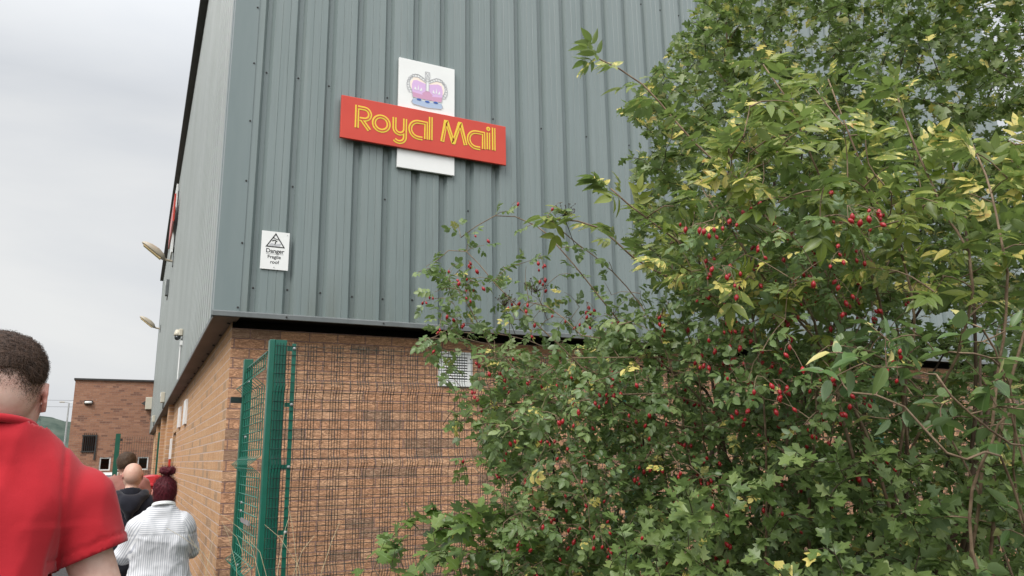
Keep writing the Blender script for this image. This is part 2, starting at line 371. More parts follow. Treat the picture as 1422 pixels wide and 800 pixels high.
# ------------------------------------------------------------------ sign with crown
def ribbon(b, pts, w, y, th=.002, closed=False, lim=3.2):
    P = np.asarray(pts, float); n = len(P); Lf, Rt = [], []
    for i in range(n):
        if closed: d0 = P[i]-P[i-1]; d1 = P[(i+1) % n]-P[i]
        else: d0 = P[i]-P[max(i-1, 0)] if i else P[1]-P[0]; d1 = P[min(i+1, n-1)]-P[i] if i < n-1 else P[-1]-P[-2]
        d0 = d0/np.linalg.norm(d0); d1 = d1/np.linalg.norm(d1)
        n0 = np.array([-d0[1], d0[0]]); n1 = np.array([-d1[1], d1[0]]); mm = n0+n1; mm /= np.linalg.norm(mm)
        k = min(1/max(np.dot(mm, n0), .2), lim)*w/2
        Lf.append(P[i]+mm*k); Rt.append(P[i]-mm*k)
    V = [(p[0], y-th, p[1]) for p in Lf]+[(p[0], y-th, p[1]) for p in Rt]+[(p[0], y, p[1]) for p in Lf]+[(p[0], y, p[1]) for p in Rt]
    m_ = n if closed else n-1
    Fc = []
    for i in range(m_):
        j = (i+1) % n; Fc += [(i, j, n+j, n+i), (i, 2*n+i, 2*n+j, j), (n+i, n+j, 3*n+j, 3*n+i)]
    b.add(V, Fc); return b
def arc(cx, cy, r, a0, a1, k=20, ry=None):
    return [(cx+r*cos(radians(a)), cy+(ry or r)*sin(radians(a))) for a in np.linspace(a0, a1, k)]
def build_sign():
    s = empty('wall_sign', (2.055, YC, 4.0), 0, 'red and white cross-shaped sign with yellow lettering and a crown high on the front cladding', 'sign')
    MB().box((1.795, 5.806, 4.02), (2.318, 5.832, 5.045)).build('white_panel', M['white'], s, bevel=.003)
    MB().box((1.297, 5.778, 4.188), (2.812, 5.8058, 4.568)).build('red_panel', M['sign_red'], s, bevel=.004)
    ox, oz = 1.303, 4.168
    Ls = []
    def G(*a): Ls.append(list(a))
    G((.128, .128), (.128, .332)); G((.128, .312), (.185, .312), *arc(.188, .262, .05, 88, -90), (.150, .212)); G((.165, .212), (.236, .124))
    Ls.append(('c', arc(.337, .204, .064, 0, 360, 40)[:-1]))
    G((.452, .285), (.452, .195), *arc(.499, .190, .047, 180, 350, 14)); G((.546, .288), (.546, .125), *arc(.494, .118, .052, 0, -140, 16))
    G((.736, .133), (.736, .283), (.667, .283), *arc(.667, .209, .074, 92, 270, 22), (.705, .135))
    G((.779, .135), (.779, .35))
    G((.887, .140), (.918, .332), (.930, .332), (.988, .152), (.996, .152), (1.050, .338), (1.062, .338), (1.108, .145))
    G((1.284, .138), (1.284, .289), (1.213, .289), *arc(1.213, .214, .075, 92, 270, 22), (1.25, .139))
    G((1.331, .143), (1.331, .305)); G((1.384, .143), (1.384, .362))
    yel = MB(); inl = MB()
    for i, p in enumerate(Ls):
        cl = p[0] == 'c'; q = p[1] if cl else p
        q = [(ox+a, oz+c) for a, c in q]; qi = q
        if len(p) == 8 and not cl and p[0] == (.887, .140): qi = [(ox+a, oz+c) for a, c in ((.889, .148), (.924, .325), (.992, .160), (1.056, .330), (1.106, .152))]
        ribbon(yel, q, .0355, 5.7775-i*.00008-.0002, .0015, cl, 1.25); ribbon(inl, qi, .0090, 5.7745-i*.00008, .0008, cl, 1.25)
    yel.prism([(ox+1.331+.02*cos(a), oz+.343+.02*sin(a)) for a in np.linspace(0, 2*pi, 20)[:-1]], 5.7755, 5.7775)
    inl.prism([(ox+1.331+.006*cos(a), oz+.343+.006*sin(a)) for a in np.linspace(0, 2*pi, 14)[:-1]], 5.7738, 5.7752)
    let = yel.build('lettering', M['yellow'], s); inl.build('lettering_inline', M['sign_red'], s)
    # crown
    ec = rawmesh('crown_emblem', [(0, 0, 0)], [], M['greyp'], s)
    def E(bm, name, mm):
        o = bm.build(name, mm, s); return o
    y = 5.8055; cx = ox+.755
    def mir(pts): return [(2*cx-a, c) for a, c in pts][::-1]
    half = [(cx-.132, oz+.522), (cx-.142, oz+.58), (cx-.145, oz+.64), (cx-.132, oz+.682), (cx-.10, oz+.692), (cx-.05, oz+.680), (cx, oz+.668)]
    pk = MB(); hp = [(cx-.155, oz+.60), (cx-.158, oz+.665), (cx-.13, oz+.712), (cx-.09, oz+.718), (cx-.04, oz+.695), (cx, oz+.675)]
    pk.prism(hp+mir(hp)[1:], y-.0006, y); E(pk, 'crown_lining', M['peach'])
    pu = MB().prism(half+mir(half)[1:], y-.0012, y-.0004); E(pu, 'crown_cap', M['purple'])
    pd = MB(); pd.prism([(cx-.132, oz+.523), (cx-.139, oz+.572), (cx-.05, oz+.562), (cx, oz+.590), (cx+.05, oz+.562), (cx+.139, oz+.572), (cx+.132, oz+.523)], y-.0017, y-.0010)
    pd.prism([(cx-.05, oz+.575), (cx, oz+.62), (cx+.05, oz+.575), (cx, oz+.545)], y-.0019, y-.0013); E(pd, 'crown_trim', M['purple_d'])
    gr = MB(); lg = MB(); k = 0
    la = [(cx-.155, oz+.575), (cx-.176, oz+.615), (cx-.180, oz+.655), (cx-.165, oz+.700), (cx-.130, oz+.732), (cx-.085, oz+.735), (cx-.045, oz+.715), (cx-.018, oz+.697)]
    A = np.array(la); tt = np.r_[0, np.cumsum(np.linalg.norm(np.diff(A, axis=0), axis=1))]
    for u in np.linspace(0, tt[-1], 13):
        px, pz = np.interp(u, tt, A[:, 0]), np.interp(u, tt, A[:, 1])
        for X in (px, 2*cx-px):
            ribbon(gr, [(X+.0125*cos(a), pz+.0125*sin(a)) for a in np.linspace(0, 2*pi, 12)[:-1]], .003, y-.0008-k*.00001, .0006, True); k += 1
    for off in (-.018, .018):
        for sgn in (0, 1):
            q = [(p[0]+off*(.6 if p[0] < cx-.1 else 0), p[1]+off*.8) for p in la]
            if sgn: q = [(2*cx-a, c) for a, c in q]
            ribbon(gr, q, .0035, y-.0022-k*.00001, .0004); k += 1
    # centre pillar and cross
    for q in ([(cx-.013, oz+.60), (cx-.013, oz+.70)], [(cx+.013, oz+.60), (cx+.013, oz+.70)], [(cx-.02, oz+.72), (cx-.02, oz+.79), (cx+.02, oz+.79), (cx+.02, oz+.72)], [(cx-.02, oz+.79), (cx+.02, oz+.725)], [(cx+.02, oz+.79), (cx-.02, oz+.725)]):
        ribbon(gr, q, .0045, y-.0030-k*.00001, .0005); k += 1
    ribbon(gr, [(cx+.022*cos(a), oz+.71+.014*sin(a)) for a in np.linspace(0, 2*pi, 16)[:-1]], .004, y-.0036, .0005, True)
    base = [(cx-.135, oz+.50), (cx-.146, oz+.478), (cx-.13, oz+.457), (cx, oz+.446), (cx+.13, oz+.457), (cx+.146, oz+.478), (cx+.135, oz+.50)]
    ribbon(gr, base, .005, y-.0040, .0004); ribbon(gr, [(cx-.135, oz+.523), (cx, oz+.513), (cx+.135, oz+.523)], .004, y-.0041, .0004)
    for s_ in (-1, 1):
        ribbon(gr, [(cx+s_*.135, oz+.523), (cx+s_*.15, oz+.60)], .004, y-.0042, .0004)
    E(gr, 'crown_outline', M['greyp'])
    wp = MB()
    for s_ in (-1, 1):
        for pts in ([(-.006, .60), (0, .655), (.006, .60)], [(-.038, .60), (-.03, .628), (-.012, .592)], [(.038, .60), (.03, .628), (.012, .592)]):
            wp.prism([(cx+s_*.085+a, oz+c) for a, c in pts], y-.0024, y-.0018)
    wp.prism([(cx-.012, oz+.605), (cx-.012, oz+.7), (cx+.012, oz+.7), (cx+.012, oz+.605)], y-.0024, y-.0018); E(wp, 'crown_lilies', M['white'])
    E(MB().prism([(a, c+.001) for a, c in base]+[(cx+.134, oz+.512), (cx, oz+.50), (cx-.134, oz+.512)], y-.0016, y-.0004), 'crown_base', M['paleblue'])
    for dx, dz in ((-.078, .510), (0, .503), (.078, .510)):
        bl = MB().prism([(cx+dx+.022*cos(a), oz+dz+.009*sin(a)) for a in np.linspace(0, 2*pi, 12)[:-1]], y-.0045, y-.0040)
        E(bl, 'crown_gem', M['blue'])
    bpy.data.objects.remove(ec)
    return s
sgn = build_sign()

def text_mesh(body, size, m, parent, x, y, z, name, bold=0):
    c = bpy.data.curves.new(name, 'FONT'); c.body = body; c.size = size; c.align_x = 'CENTER'; c.extrude = .0004; c.offset = bold
    o = bpy.data.objects.new(name, c); COL.objects.link(o); bpy.context.view_layer.update()
    me = bpy.data.meshes.new_from_object(o.evaluated_get(bpy.context.evaluated_depsgraph_get()))
    bpy.data.objects.remove(o); me.materials.clear(); me.materials.append(m)
    me.transform(Matrix.Translation(Vector((x, y, z))-parent.location)@Matrix.Rotation(pi/2, 4, 'X'))
    return link(bpy.data.objects.new(name, me), parent)
def danger_sign():
    s = empty('warning_sign', (.842, YC, 3.03), 0, 'small white warning sign with a black triangle reading Danger Fragile roof', 'sign')
    y = YC-.012; x0, x1, z0, z1 = .737, .945, 3.033, 3.335; cx = (x0+x1)/2
    MB().box((x0, y, z0), (x1, y+.005, z1)).build('panel', M['white'], s)
    b = MB(); ribbon(b, [(cx-.066, z1-.122), (cx, z1-.018), (cx+.066, z1-.122)], .008, y-.0005, .0008, True)
    b.prism([(cx-.006, z1-.03), (cx, z1-.006), (cx+.006, z1-.03)], y-.0012, y-.0005)
    # falling figure over a broken sheet
    ribbon(b, [(cx-.026, z1-.075), (cx-.006, z1-.068), (cx+.012, z1-.078)], .007, y-.0018, .0005)
    ribbon(b, [(cx-.012, z1-.052), (cx+.006, z1-.06), (cx+.024, z1-.062)], .004, y-.0024, .0005)
    ribbon(b, [(cx+.002, z1-.075), (cx-.004, z1-.105)], .006, y-.003, .0005)
    b.prism([(cx-.014+.006*cos(a), z1-.050+.006*sin(a)) for a in np.linspace(0, 2*pi, 10)[:-1]], y-.0012, y-.0005)
    b.build('pictogram', M['black'], s)
    g = MB().prism([(cx-.052, z1-.115), (cx-.03, z1-.092), (cx-.008, z1-.098), (cx, z1-.108), (cx+.012, z1-.096), (cx+.045, z1-.092), (cx+.034, z1-.115)], y-.0007, y-.0004); g.build('broken_sheet', M['greyp'], s)
    text_mesh('Danger', .046, M['black'], s, cx, y-.0006, z1-.170, 'heading_text', .0008)
    b = MB().box((cx-.066, y-.001, z1-.180), (cx+.066, y-.0003, z1-.1785)); b.build('rule', M['black'], s)
    text_mesh('Fragile', .038, M['black'], s, cx-.004, y-.0006, z1-.215, 'body_text', .0005)
    text_mesh('roof', .038, M['black'], s, cx, y-.0006, z1-.256, 'body_text', .0005)
    MB().tube([(cx-.002, y, z0+.018), (cx-.002, y-.004, z0+.018)], .004, 8).build('screw', M['steel'], s); MB().tube([(cx+.088, y, z1-.02), (cx+.088, y-.004, z1-.02)], .003, 8).build('screw', M['steel'], s)
danger_sign()

def side_sign():
    s = empty('wall_sign', (XC, 19.3, 7.2), 0, 'second red and white sign, seen edge-on high on the receding left side of the building', 'sign')
    MB().box((XC-.07, 18.9, 6.45), (XC-.03, 19.7, 8.15)).build('white_panel', M['white'], s)
    MB().box((XC-.11, 18.0, 6.95), (XC-.075, 20.6, 7.6)).build('red_panel', M['sign_red'], s)
    MB().box((XC-.03, 19.0, 6.6), (XC, 19.04, 8.0)).box((XC-.03, 19.55, 6.6), (XC, 19.59, 8.0)).build('bracket', M['steel'], s)
side_sign()

# vent grille
s = empty('vent_grille', (2.41, YB, 2.2), 0, 'white square vent grille set in the brick wall behind the mesh fence', 'vent')
x0, x1, z0, z1 = 2.254, 2.569, 2.197, 2.494
b = MB().box((x0, YB-.018, z0), (x0+.045, YB, z1)).box((x1-.045, YB-.018, z0), (x1, YB, z1)).box((x0+.045, YB-.018, z0), (x1-.045, YB, z0+.045)).box((x0+.045, YB-.018, z1-.045), (x1-.045, YB, z1)); b.build('frame', M['white'], s, bevel=.003)
b = MB()
for i in range(9):
    z = z0+.05+i*.0225; b.add([(x0+.045, YB-.016, z), (x1-.045, YB-.016, z), (x1-.045, YB-.003, z+.016), (x0+.045, YB-.003, z+.016)], [(0, 1, 2, 3)])
b.build('louvre', M['white'], s); MB().box((x0+.045, YB-.0025, z0+.045), (x1-.045, YB-.001, z1-.045)).build('backing', M['dark'], s)
for x in (x0+.02, x1-.02):
    for z in (z0+.06, z1-.06): MB().tube([(x, YB-.018, z), (x, YB-.022, z)], .005, 8).build('screw', M['gutter'], s)

# ------------------------------------------------------------------ fixtures on the side wall
def floodlight(Y, Z, size, label):
    s = empty('floodlight', (XC, Y, Z), 0, label, 'floodlight', 'floodlights on the side of the building')
    MB().box((XC-.02, Y-.09, Z-.12), (XC, Y+.09, Z+.12)).build('mounting_plate', M['drip'], s)
    MB().tube([(XC, Y, Z), (XC-.22*size, Y, Z+.02), (XC-.42*size, Y, Z+.10)], .028, 8).build('arm', M['lampbody'], s)
    # tapering hood: loft of rectangles tilted up and outward
    P = []; A = np.array([XC-.30*size, Y, Z+.02]); d = _n(np.array([-.80, 0, .60])); up = np.array([.60, 0, .80])
    prof = [(0, .10, .07), (.12, .17, .16), (.35, .21, .20), (.62, .20, .17), (.82, .15, .10), (.90, .08, .04)]
    V = []; seg = 16
    for tt, wy, hz in prof:
        c = A+d*tt*size
        for q in range(seg):
            a = 2*pi*q/seg; cy_ = abs(cos(a))**.6*(1 if cos(a) > 0 else -1)*wy*size; hh = sin(a); hh = (hh if hh > 0 else hh*.25)*hz*size
            V.append(c+np.array([0, 1, 0])*cy_+up*hh)
    k = len(prof); Fc = [(i*seg+j, i*seg+(j+1) % seg, (i+1)*seg+(j+1) % seg, (i+1)*seg+j) for i in range(k-1) for j in range(seg)]+[tuple(range(seg))[::-1], tuple(range((k-1)*seg, k*seg))]
    rawmesh('hood', V, Fc, M['lampbody'], s, True)
    c0, c1 = A+d*.1*size-up*.045*size, A+d*.8*size-up*.035*size
    V = [c0+np.array([0, -.15*size, 0]), c0+np.array([0, .15*size, 0]), c1+np.array([0, .12*size, 0]), c1+np.array([0, -.12*size, 0])]
    V += [v-up*.02*size for v in V]
    rawmesh('lens', V, [(0, 1, 2, 3), (7, 6, 5, 4), (0, 4, 5, 1), (1, 5, 6, 2), (2, 6, 7, 3), (3, 7, 4, 0)], M['glow'], s)
floodlight(18.9, 6.22, .68, 'amber-lensed floodlight on an arm, the upper and nearer of two on the side wall')
floodlight(28.0, 6.05, .66, 'smaller-looking floodlight on an arm farther along the side wall, near its far end')

s = empty('security_camera', (XC, 10.7, 3.2), 0, 'small dome security camera on the side cladding with a white conduit below', 'camera')
MB().box((XC-.05, 10.65, 3.22), (XC+.0, 10.75, 3.31)).build('bracket', M['cream'], s, bevel=.01)
b = MB(); b.tube([(XC-.06, 10.7, 3.30), (XC-.06, 10.7, 3.25), (XC-.06, 10.7, 3.22)], [.028, .045, .047], 16); b.build('housing', M['cream'], s, True)
b = MB(); b.tube([(XC-.06, 10.7, 3.22), (XC-.06, 10.7, 3.19), (XC-.06, 10.7, 3.17), (XC-.06, 10.7, 3.162)], [.040, .038, .026, .006], 16); b.build('dome', M['glass'], s, True)
MB().tube([(XC-.012, 10.78, 3.2), (XC-.012, 10.78, 2.66)], .012, 6).box((XC-.03, 10.55, 3.08), (XC, 10.64, 3.14)).build('conduit', M['white'], s)

def wallbox(name, Y, Z, h, label, m='cream'):
    s = empty(name, (XC, Y, Z), 0, label, 'junction box')
    MB().box((XC-.075, Y-.1, Z), (XC, Y+.1, Z+h)).build('casing', M[m], s, bevel=.008)
    MB().box((XC-.083, Y-.085, Z+h*.62), (XC-.076, Y+.085, Z+h*.95)).build('lid', M['white'], s)
    MB().tube([(XC-.02, Y, Z), (XC-.02, Y, Z-.12)], .012, 6).build('cable', M['gutter'], s)
wallbox('junction_box', 21.2, 5.85, .42, 'tall pale box on the side cladding below the nearer floodlight', 'drip')
wallbox('junction_box', 16.3, 2.74, .20, 'cream box low on the side cladding just above the soffit, the nearer of two')
wallbox('junction_box', 24.2, 2.74, .18, 'cream box low at the far end of the side cladding')

# posters on the brick side wall
def notice(Y, z0, z1, wy, label, red=False):
    s = empty('wall_notice', (XB, Y, z0), 0, label, 'notice')
    MB().box((XB-.03, Y, z0), (XB-.002, Y+wy, z1)).build('board', M['white'], s)
    if red: MB().box((XB-.034, Y+.02, z0-.36), (XB-.003, Y+wy-.02, z0-.004)).build('red_board', M['sign_red'], s)
notice(11.05, 2.10, 2.43, .5, 'white notice board on the brick side wall, the one nearest the corner')
notice(12.6, 2.12, 2.43, .5, 'white notice board on the brick side wall, just beyond the nearest one')
notice(15.0, 1.66, 2.02, .36, 'white notice with a red panel below it, on the wall behind the queue', True)

# red curved-top drop box beside the wall
s = empty('drop_box', (.25, 12.5, 0), 0, 'red curved-top box standing against the brick side wall ahead of the queue', 'drop box')
b = MB(); V = []; k = 14
for j, yy in enumerate((12.18, 12.26, 12.74, 12.82)):
    for i in range(k):
        tt = i/(k-1); x = .015+tt*.50; V.append((x, yy, 1.335+.095*sin(pi*tt)**.7*(1 if j in (1, 2) else .8)))
Fc = [(j*k+i, j*k+i+1, (j+1)*k+i+1, (j+1)*k+i) for j in range(3) for i in range(k-1)]
V2 = [(x, y, 1.31) for x, y, z in V]; n0 = len(V)
Fc += [(i+1, i, n0+i, n0+i+1) for i in range(k-1)]+[(3*k+i, 3*k+i+1, n0+3*k+i+1, n0+3*k+i) for i in range(k-1)]
rawmesh('curved_lid', V+V2, Fc, M['redmetal'], s, False)
MB().box((-.0, 12.17, 1.275), (.53, 12.83, 1.312)).build('rim', M['redmetal'], s, bevel=.008)
MB().box((.05, 12.24, .12), (.47, 12.76, 1.275)).build('body', M['redmetal'], s, bevel=.02)
MB().box((.53, 12.18, 1.27), (.575, 12.3, 1.335)).build('hinge_block', M['gutter'], s)
MB().tube([(.555, 12.24, 0), (.555, 12.24, 1.27)], .012, 8).build('support_post', M['gutter'], s)
MB().box((.12, 12.236, 1.12), (.40, 12.2399, 1.16)).build('slot', M['black'], s)
for fx in (.05, .40):
    for fy in (12.24, 12.7): MB().box((fx, fy, 0), (fx+.07, fy+.06, .12)).build('foot', M['gutter'], s)

# ------------------------------------------------------------------ far red brick building
s = empty('brick_building', (-2.39, 35, 0), 0, 'flat-roofed red brick building at the end of the path', 'building')
x0, x1, zt = -2.39, 9.0, 4.9
wins = [(-1.92, -1.42, 2.05, 2.72), (-.98, -.70, 1.30, 1.86), (-.72+.02, -.34, 1.30, 1.86), (-.30, .06, 1.30, 1.86), (.10, .50, 1.30, 1.86)]
wins = [(-1.92, -1.42, 2.05, 2.72), (-1.25, -.85, 1.32, 1.84), (-.68, -.28, 1.32, 1.84), (.12, .52, 1.32, 1.84)]
b = MB(); xs = x0
for (a, c, h0, h1) in sorted(wins):
    b.add([(xs, 35, 0), (a, 35, 0), (a, 35, zt), (xs, 35, zt)], [(0, 1, 2, 3)])
    b.add([(a, 35, 0), (c, 35, 0), (c, 35, h0), (a, 35, h0)], [(0, 1, 2, 3)]); b.add([(a, 35, h1), (c, 35, h1), (c, 35, zt), (a, 35, zt)], [(0, 1, 2, 3)])
    b.add([(a, 35, h0), (c, 35, h0), (c, 35.1, h0), (a, 35.1, h0)], [(0, 1, 2, 3)]); b.add([(a, 35, h1), (c, 35, h1), (c, 35.1, h1), (a, 35.1, h1)], [(3, 2, 1, 0)])
    b.add([(a, 35, h0), (a, 35.1, h0), (a, 35.1, h1), (a, 35, h1)], [(0, 1, 2, 3)]); b.add([(c, 35, h0), (c, 35.1, h0), (c, 35.1, h1), (c, 35, h1)], [(3, 2, 1, 0)])
    xs = c
b.add([(xs, 35, 0), (x1, 35, 0), (x1, 35, zt), (xs, 35, zt)], [(0, 1, 2, 3)])
b.build('wall', M['brick_red'], s)
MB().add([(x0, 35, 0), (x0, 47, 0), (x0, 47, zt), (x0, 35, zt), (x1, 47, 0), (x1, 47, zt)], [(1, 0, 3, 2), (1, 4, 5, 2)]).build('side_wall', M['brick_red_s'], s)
MB().box((x0-.05, 34.93, zt), (x1, 47.05, zt+.07)).build('coping', M['gutter'], s)
for i, (a, c, h0, h1) in enumerate(wins):
    f = MB().box((a, 35.03, h0), (a+.05, 35.09, h1)).box((c-.05, 35.03, h0), (c, 35.09, h1)).box((a+.05, 35.03, h0), (c-.05, 35.09, h0+.05)).box((a+.05, 35.03, h1-.05), (c-.05, 35.09, h1)).build('window', M['white'] if i else M['gutter'], s)
    MB().box((a+.05, 35.07, h0+.05), (c-.05, 35.08, h1-.05)).build('pane', M['glass'], f)
a, c, h0, h1 = wins[0]; b = MB()
for i in range(7): b.tube([(a+.04+i*.07, 34.97, h0-.05), (a+.04+i*.07, 34.97, h1), (a+.07+i*.07, 34.93, h1+.09)], .012, 5)
b.box((a-.02, 34.955, h1-.05), (c+.02, 34.985, h1)).box((a-.02, 34.955, h0), (c+.02, 34.985, h0+.04)).box((c-.05, 34.95, h0-.3), (c+.01, 34.99, h1)).build('window_bars', M['gutter'], s)
s = empty('bulkhead_light', (-1.85, 35, 4.0), 0, 'small white bulkhead light on the red brick building under the roof edge', 'wall lamp')
b = MB(); b.tube([(-1.98, 34.9, 4.0), (-1.95, 34.88, 4.0), (-1.75, 34.88, 4.0), (-1.72, 34.9, 4.0)], [.02, .05, .05, .02], 10); b.build('diffuser', M['white'], s, True)
MB().box((-2.0, 34.93, 3.94), (-1.70, 34.998, 4.08)).build('back_plate', M['gutter'], s)
s = empty('wall_unit', (.30, 35, 3.8), 0, 'cream box with a dark cowl on the red brick building beside the metal cladding', 'wall unit')
MB().box((.22, 34.75, 3.75), (.60, 34.998, 4.25)).build('casing', M['cream'], s, bevel=.02)
MB().add([(.22, 34.8, 3.9), (.22, 34.95, 3.9), (.22, 34.95, 4.1), (.22, 34.8, 4.1), (.06, 34.88, 4.0)], [(0, 1, 4), (1, 2, 4), (2, 3, 4), (3, 0, 4)]).build('cowl', M['gutter'], s)

# mesh fence across the path with two posts
def weldmesh(b, p0, p1, z0, z1, du, dz, r, folds=(), nrm=(0, -1, 0), sag=.035, groups=None):
    """wires between p0 and p1 (xy), V-folds at the given heights"""
    p0 = np.array(p0, float); p1 = np.array(p1, float); Lg = np.linalg.norm(p1-p0); d = (p1-p0)/Lg; nv = np.array(nrm, float)
    zs = [z0]; off = [0]
    for fz in sorted(folds): zs += [fz-.05, fz, fz+.05]; off += [0, sag, 0]
    zs.append(z1); off.append(0)
    us = groups if groups is not None else np.arange(0, Lg+1e-6, du)
    for u in us:
        if u > Lg: break
        b.tube([(*(p0+d*u)[:2]+nv[:2]*o, z) for z, o in zip(zs, off)], r, 4, False)
    zz = z0+.02
    while zz < z1:
        o = np.interp(zz, zs, off); b.tube([(*(p0+nv[:2]*(o+r)), zz), (*(p1+nv[:2]*(o+r)), zz)], r, 4, False); zz += dz
    return b
s = empty('mesh_fence', (.1, 20, 0), 0, 'tall green mesh fence with box posts crossing the far end of the path', 'fence')
MB().box((-.43, 19.96, 0), (-.33, 20.04, 2.27)).build('post', M['green_d'], s)
MB().box((.46, 19.96, 0), (.53, 20.04, 2.30)).build('post', M['green_d'], s)
b = weldmesh(MB(), (-.33, 20), (.46, 20), .05, 2.2, .05, .2, .0028, (.5, 1.1, 1.7, 2.1)); b.build('mesh_panel', M['wire'], s)
b = MB()
for i in range(5): b.box((-.325, 19.98, .3+i*.45), (-.285, 20.0, .36+i*.45))
b.build('clamp', M['gutter'], s)

# street lamp, cables, white van sliver
def streetlamp():
    p = (-4.33, 60); s = empty('street_lamp', (*p, 0), 0, 'grey twin-headed street lamp left of the red brick building', 'street lamp')
    MB().tube([(*p, 0), (*p, 1.2), (*p, 5.68)], [.09, .07, .045], 8).build('column', M['steel'], s)
    for s_ in (-1, 1):
        a = MB().tube([(*p, 5.66), (p[0]+s_*.25, p[1], 5.74), (p[0]+s_*.5, p[1], 5.73)], .022, 6).build('bracket_arm', M['steel'], s)
        MB().box((p[0]+s_*.42-.16, p[1]-.08, 5.69), (p[0]+s_*.42+.16, p[1]+.08, 5.76)).build('lamp_head', M['lampbody'], s, bevel=.02)
streetlamp()
for z, dz, lab in ((6.9, 0, 'upper of two thin overhead cables crossing the sky above the street lamp'), (6.35, 0, 'lower of two thin overhead cables crossing the sky above the street lamp')):
    o = MB().tube([(x, 75, z+((x+10)/60)**2*1.0) for x in np.linspace(-60, 40, 24)], .011, 4).build('overhead_cable', M['gutter']); tag(o, lab, 'cable', 'overhead cables')
def van():
    s = empty('parked_van', (-1.2, 27, 0), 0, 'white parked vehicle beyond the green fence, mostly hidden by the queue', 'van')
    side = [(24.6, .35), (24.6, .85), (25.3, .95), (25.9, 1.28), (26.2, 1.31), (28.9, 1.31), (29.1, 1.15), (29.1, .35)]
    x0, x1 = -2.1, -.40
    b = MB(); n = len(side); V = [(x0, y, z) for y, z in side]+[(x1, y, z) for y, z in side]
    b.add(V, [tuple(range(n)), tuple(range(n, 2*n))[::-1]]+[(i, n+i, n+(i+1) % n, (i+1) % n) for i in range(n)]).build('body', M['white'], s, bevel=.05)
    MB().add([(x0+.12, 25.32, .985), (x1-.12, 25.32, .985), (x1-.16, 25.83, 1.265), (x0+.16, 25.83, 1.265)], [(0, 1, 2, 3)]).build('windscreen', M['glass'], s)
    for y in (25.2, 28.4):
        for x in (x0+.02, x1-.22):
            wl = MB().tube([(x, y, .33), (x+.2, y, .33)], .33, 24).build('wheel', M['black'], s); MB().tube([(x-.005, y, .33), (x+.205, y, .33)], .19, 16).build('rim', M['steel'], wl)
    for x in (x0+.12, x1-.37): MB().box((x, 24.56, .68), (x+.25, 24.62, .82)).build('headlight', M['glass'], s)
    for x in (x0, x1): MB().box((x-.006, 26.1, .95), (x+.006, 28.6, 1.22)).build('side_window', M['glass'], s)
van()

# ------------------------------------------------------------------ green security fence in front of the wall
def fence():
    Yf, Xl, H = 4.5, .662, 2.29
    s = empty('security_fence', (Xl, Yf, 0), 0, 'green welded mesh security fence with a return panel at the building corner', 'fence')
    # corner post: box section with a wide flange plate
    MB().box((Xl-.012, Yf, 0), (Xl+.02, Yf+.06, H)).build('corner_post', M['green'], s, bevel=.004)
    MB().box((Xl+.021, Yf+.004, 0), (Xl+.086, Yf+.010, H)).build('post_plate', M['green'], s, bevel=.001)
    MB().box((Xl+.115, Yf-.004, 0), (Xl+.139, Yf+.003, H-.02)).build('clamp_bar', M['green'], s, bevel=.001)
    for z in (2.24, 1.915, 1.565, 1.21, .85, .5, .15):
        MB().box((Xl+.088, Yf+.0035, z-.013), (Xl+.137, Yf+.0075, z+.013)).build('tab', M['green'], s)
        MB().tube([(Xl+.127, Yf-.004, z), (Xl+.127, Yf-.009, z), (Xl+.127, Yf-.016, z)], [.010, .010, .004], 10).build('bolt', M['steel'], s)
    # main panels
    per = .158; g = []
    for k in range(52):
        for o in (0, .0165, .033, .0495, .066, .114): g.append(k*per+o+.012)
    for i, (a, c) in enumerate(((Xl+.02, 3.1), (3.16, 5.7), (5.76, 8.3))):
        gg = [u for u in g if u < c-a]
        b = weldmesh(MB(), (a, Yf-.006), (c, Yf-.006), .04, H-.02, 0.05, .0535, .0018, (2.02, 1.58, .98, .38), sag=.03, groups=gg); b.build('mesh_panel', M['wire'], s)
        if i: MB().box((a-.06, Yf, 0), (a-.002, Yf+.06, H)).build('post', M['green'], s, bevel=.004)
    # return panel towards the building
    Yb = 5.46; Xb = Xl-.005
    b = weldmesh(MB(), (Xb-.01, Yf+.10), (Xb-.01, Yb), .04, H-.07, .095, .0535, .0030, (2.08, 1.58, .98, .38), nrm=(-1, 0, 0), sag=.060); b.build('return_panel', M['wire_g'], s)
    MB().box((Xb-.03, Yb, 0), (Xb+.03, Yb+.06, H)).build('post', M['green_d'], s, bevel=.004)
    MB().box((Xb-.012, Yf+.065, H-.07), (Xb+.012, Yb, H-.062)).build('top_rail', M['green_d'], s)
    MB().box((Xb-.10, Yb+.02, 1.99), (Xb-.03, Yb+.05, 2.03)).build('wall_bracket', M['wire'], s)
    MB().box((Xb-.034, Yf+.25, 1.235), (Xb-.026, Yf+.62, 1.26)).build('lock_strap', M['steel'], s)
    for z in (2.1, 1.75, 1.35, 1.3, .98): MB().tube([(Xb-.03, Yf+.62, z), (Xb-.04, Yf+.62, z)], .009, 8).build('bolt', M['steel'], s)
fence()
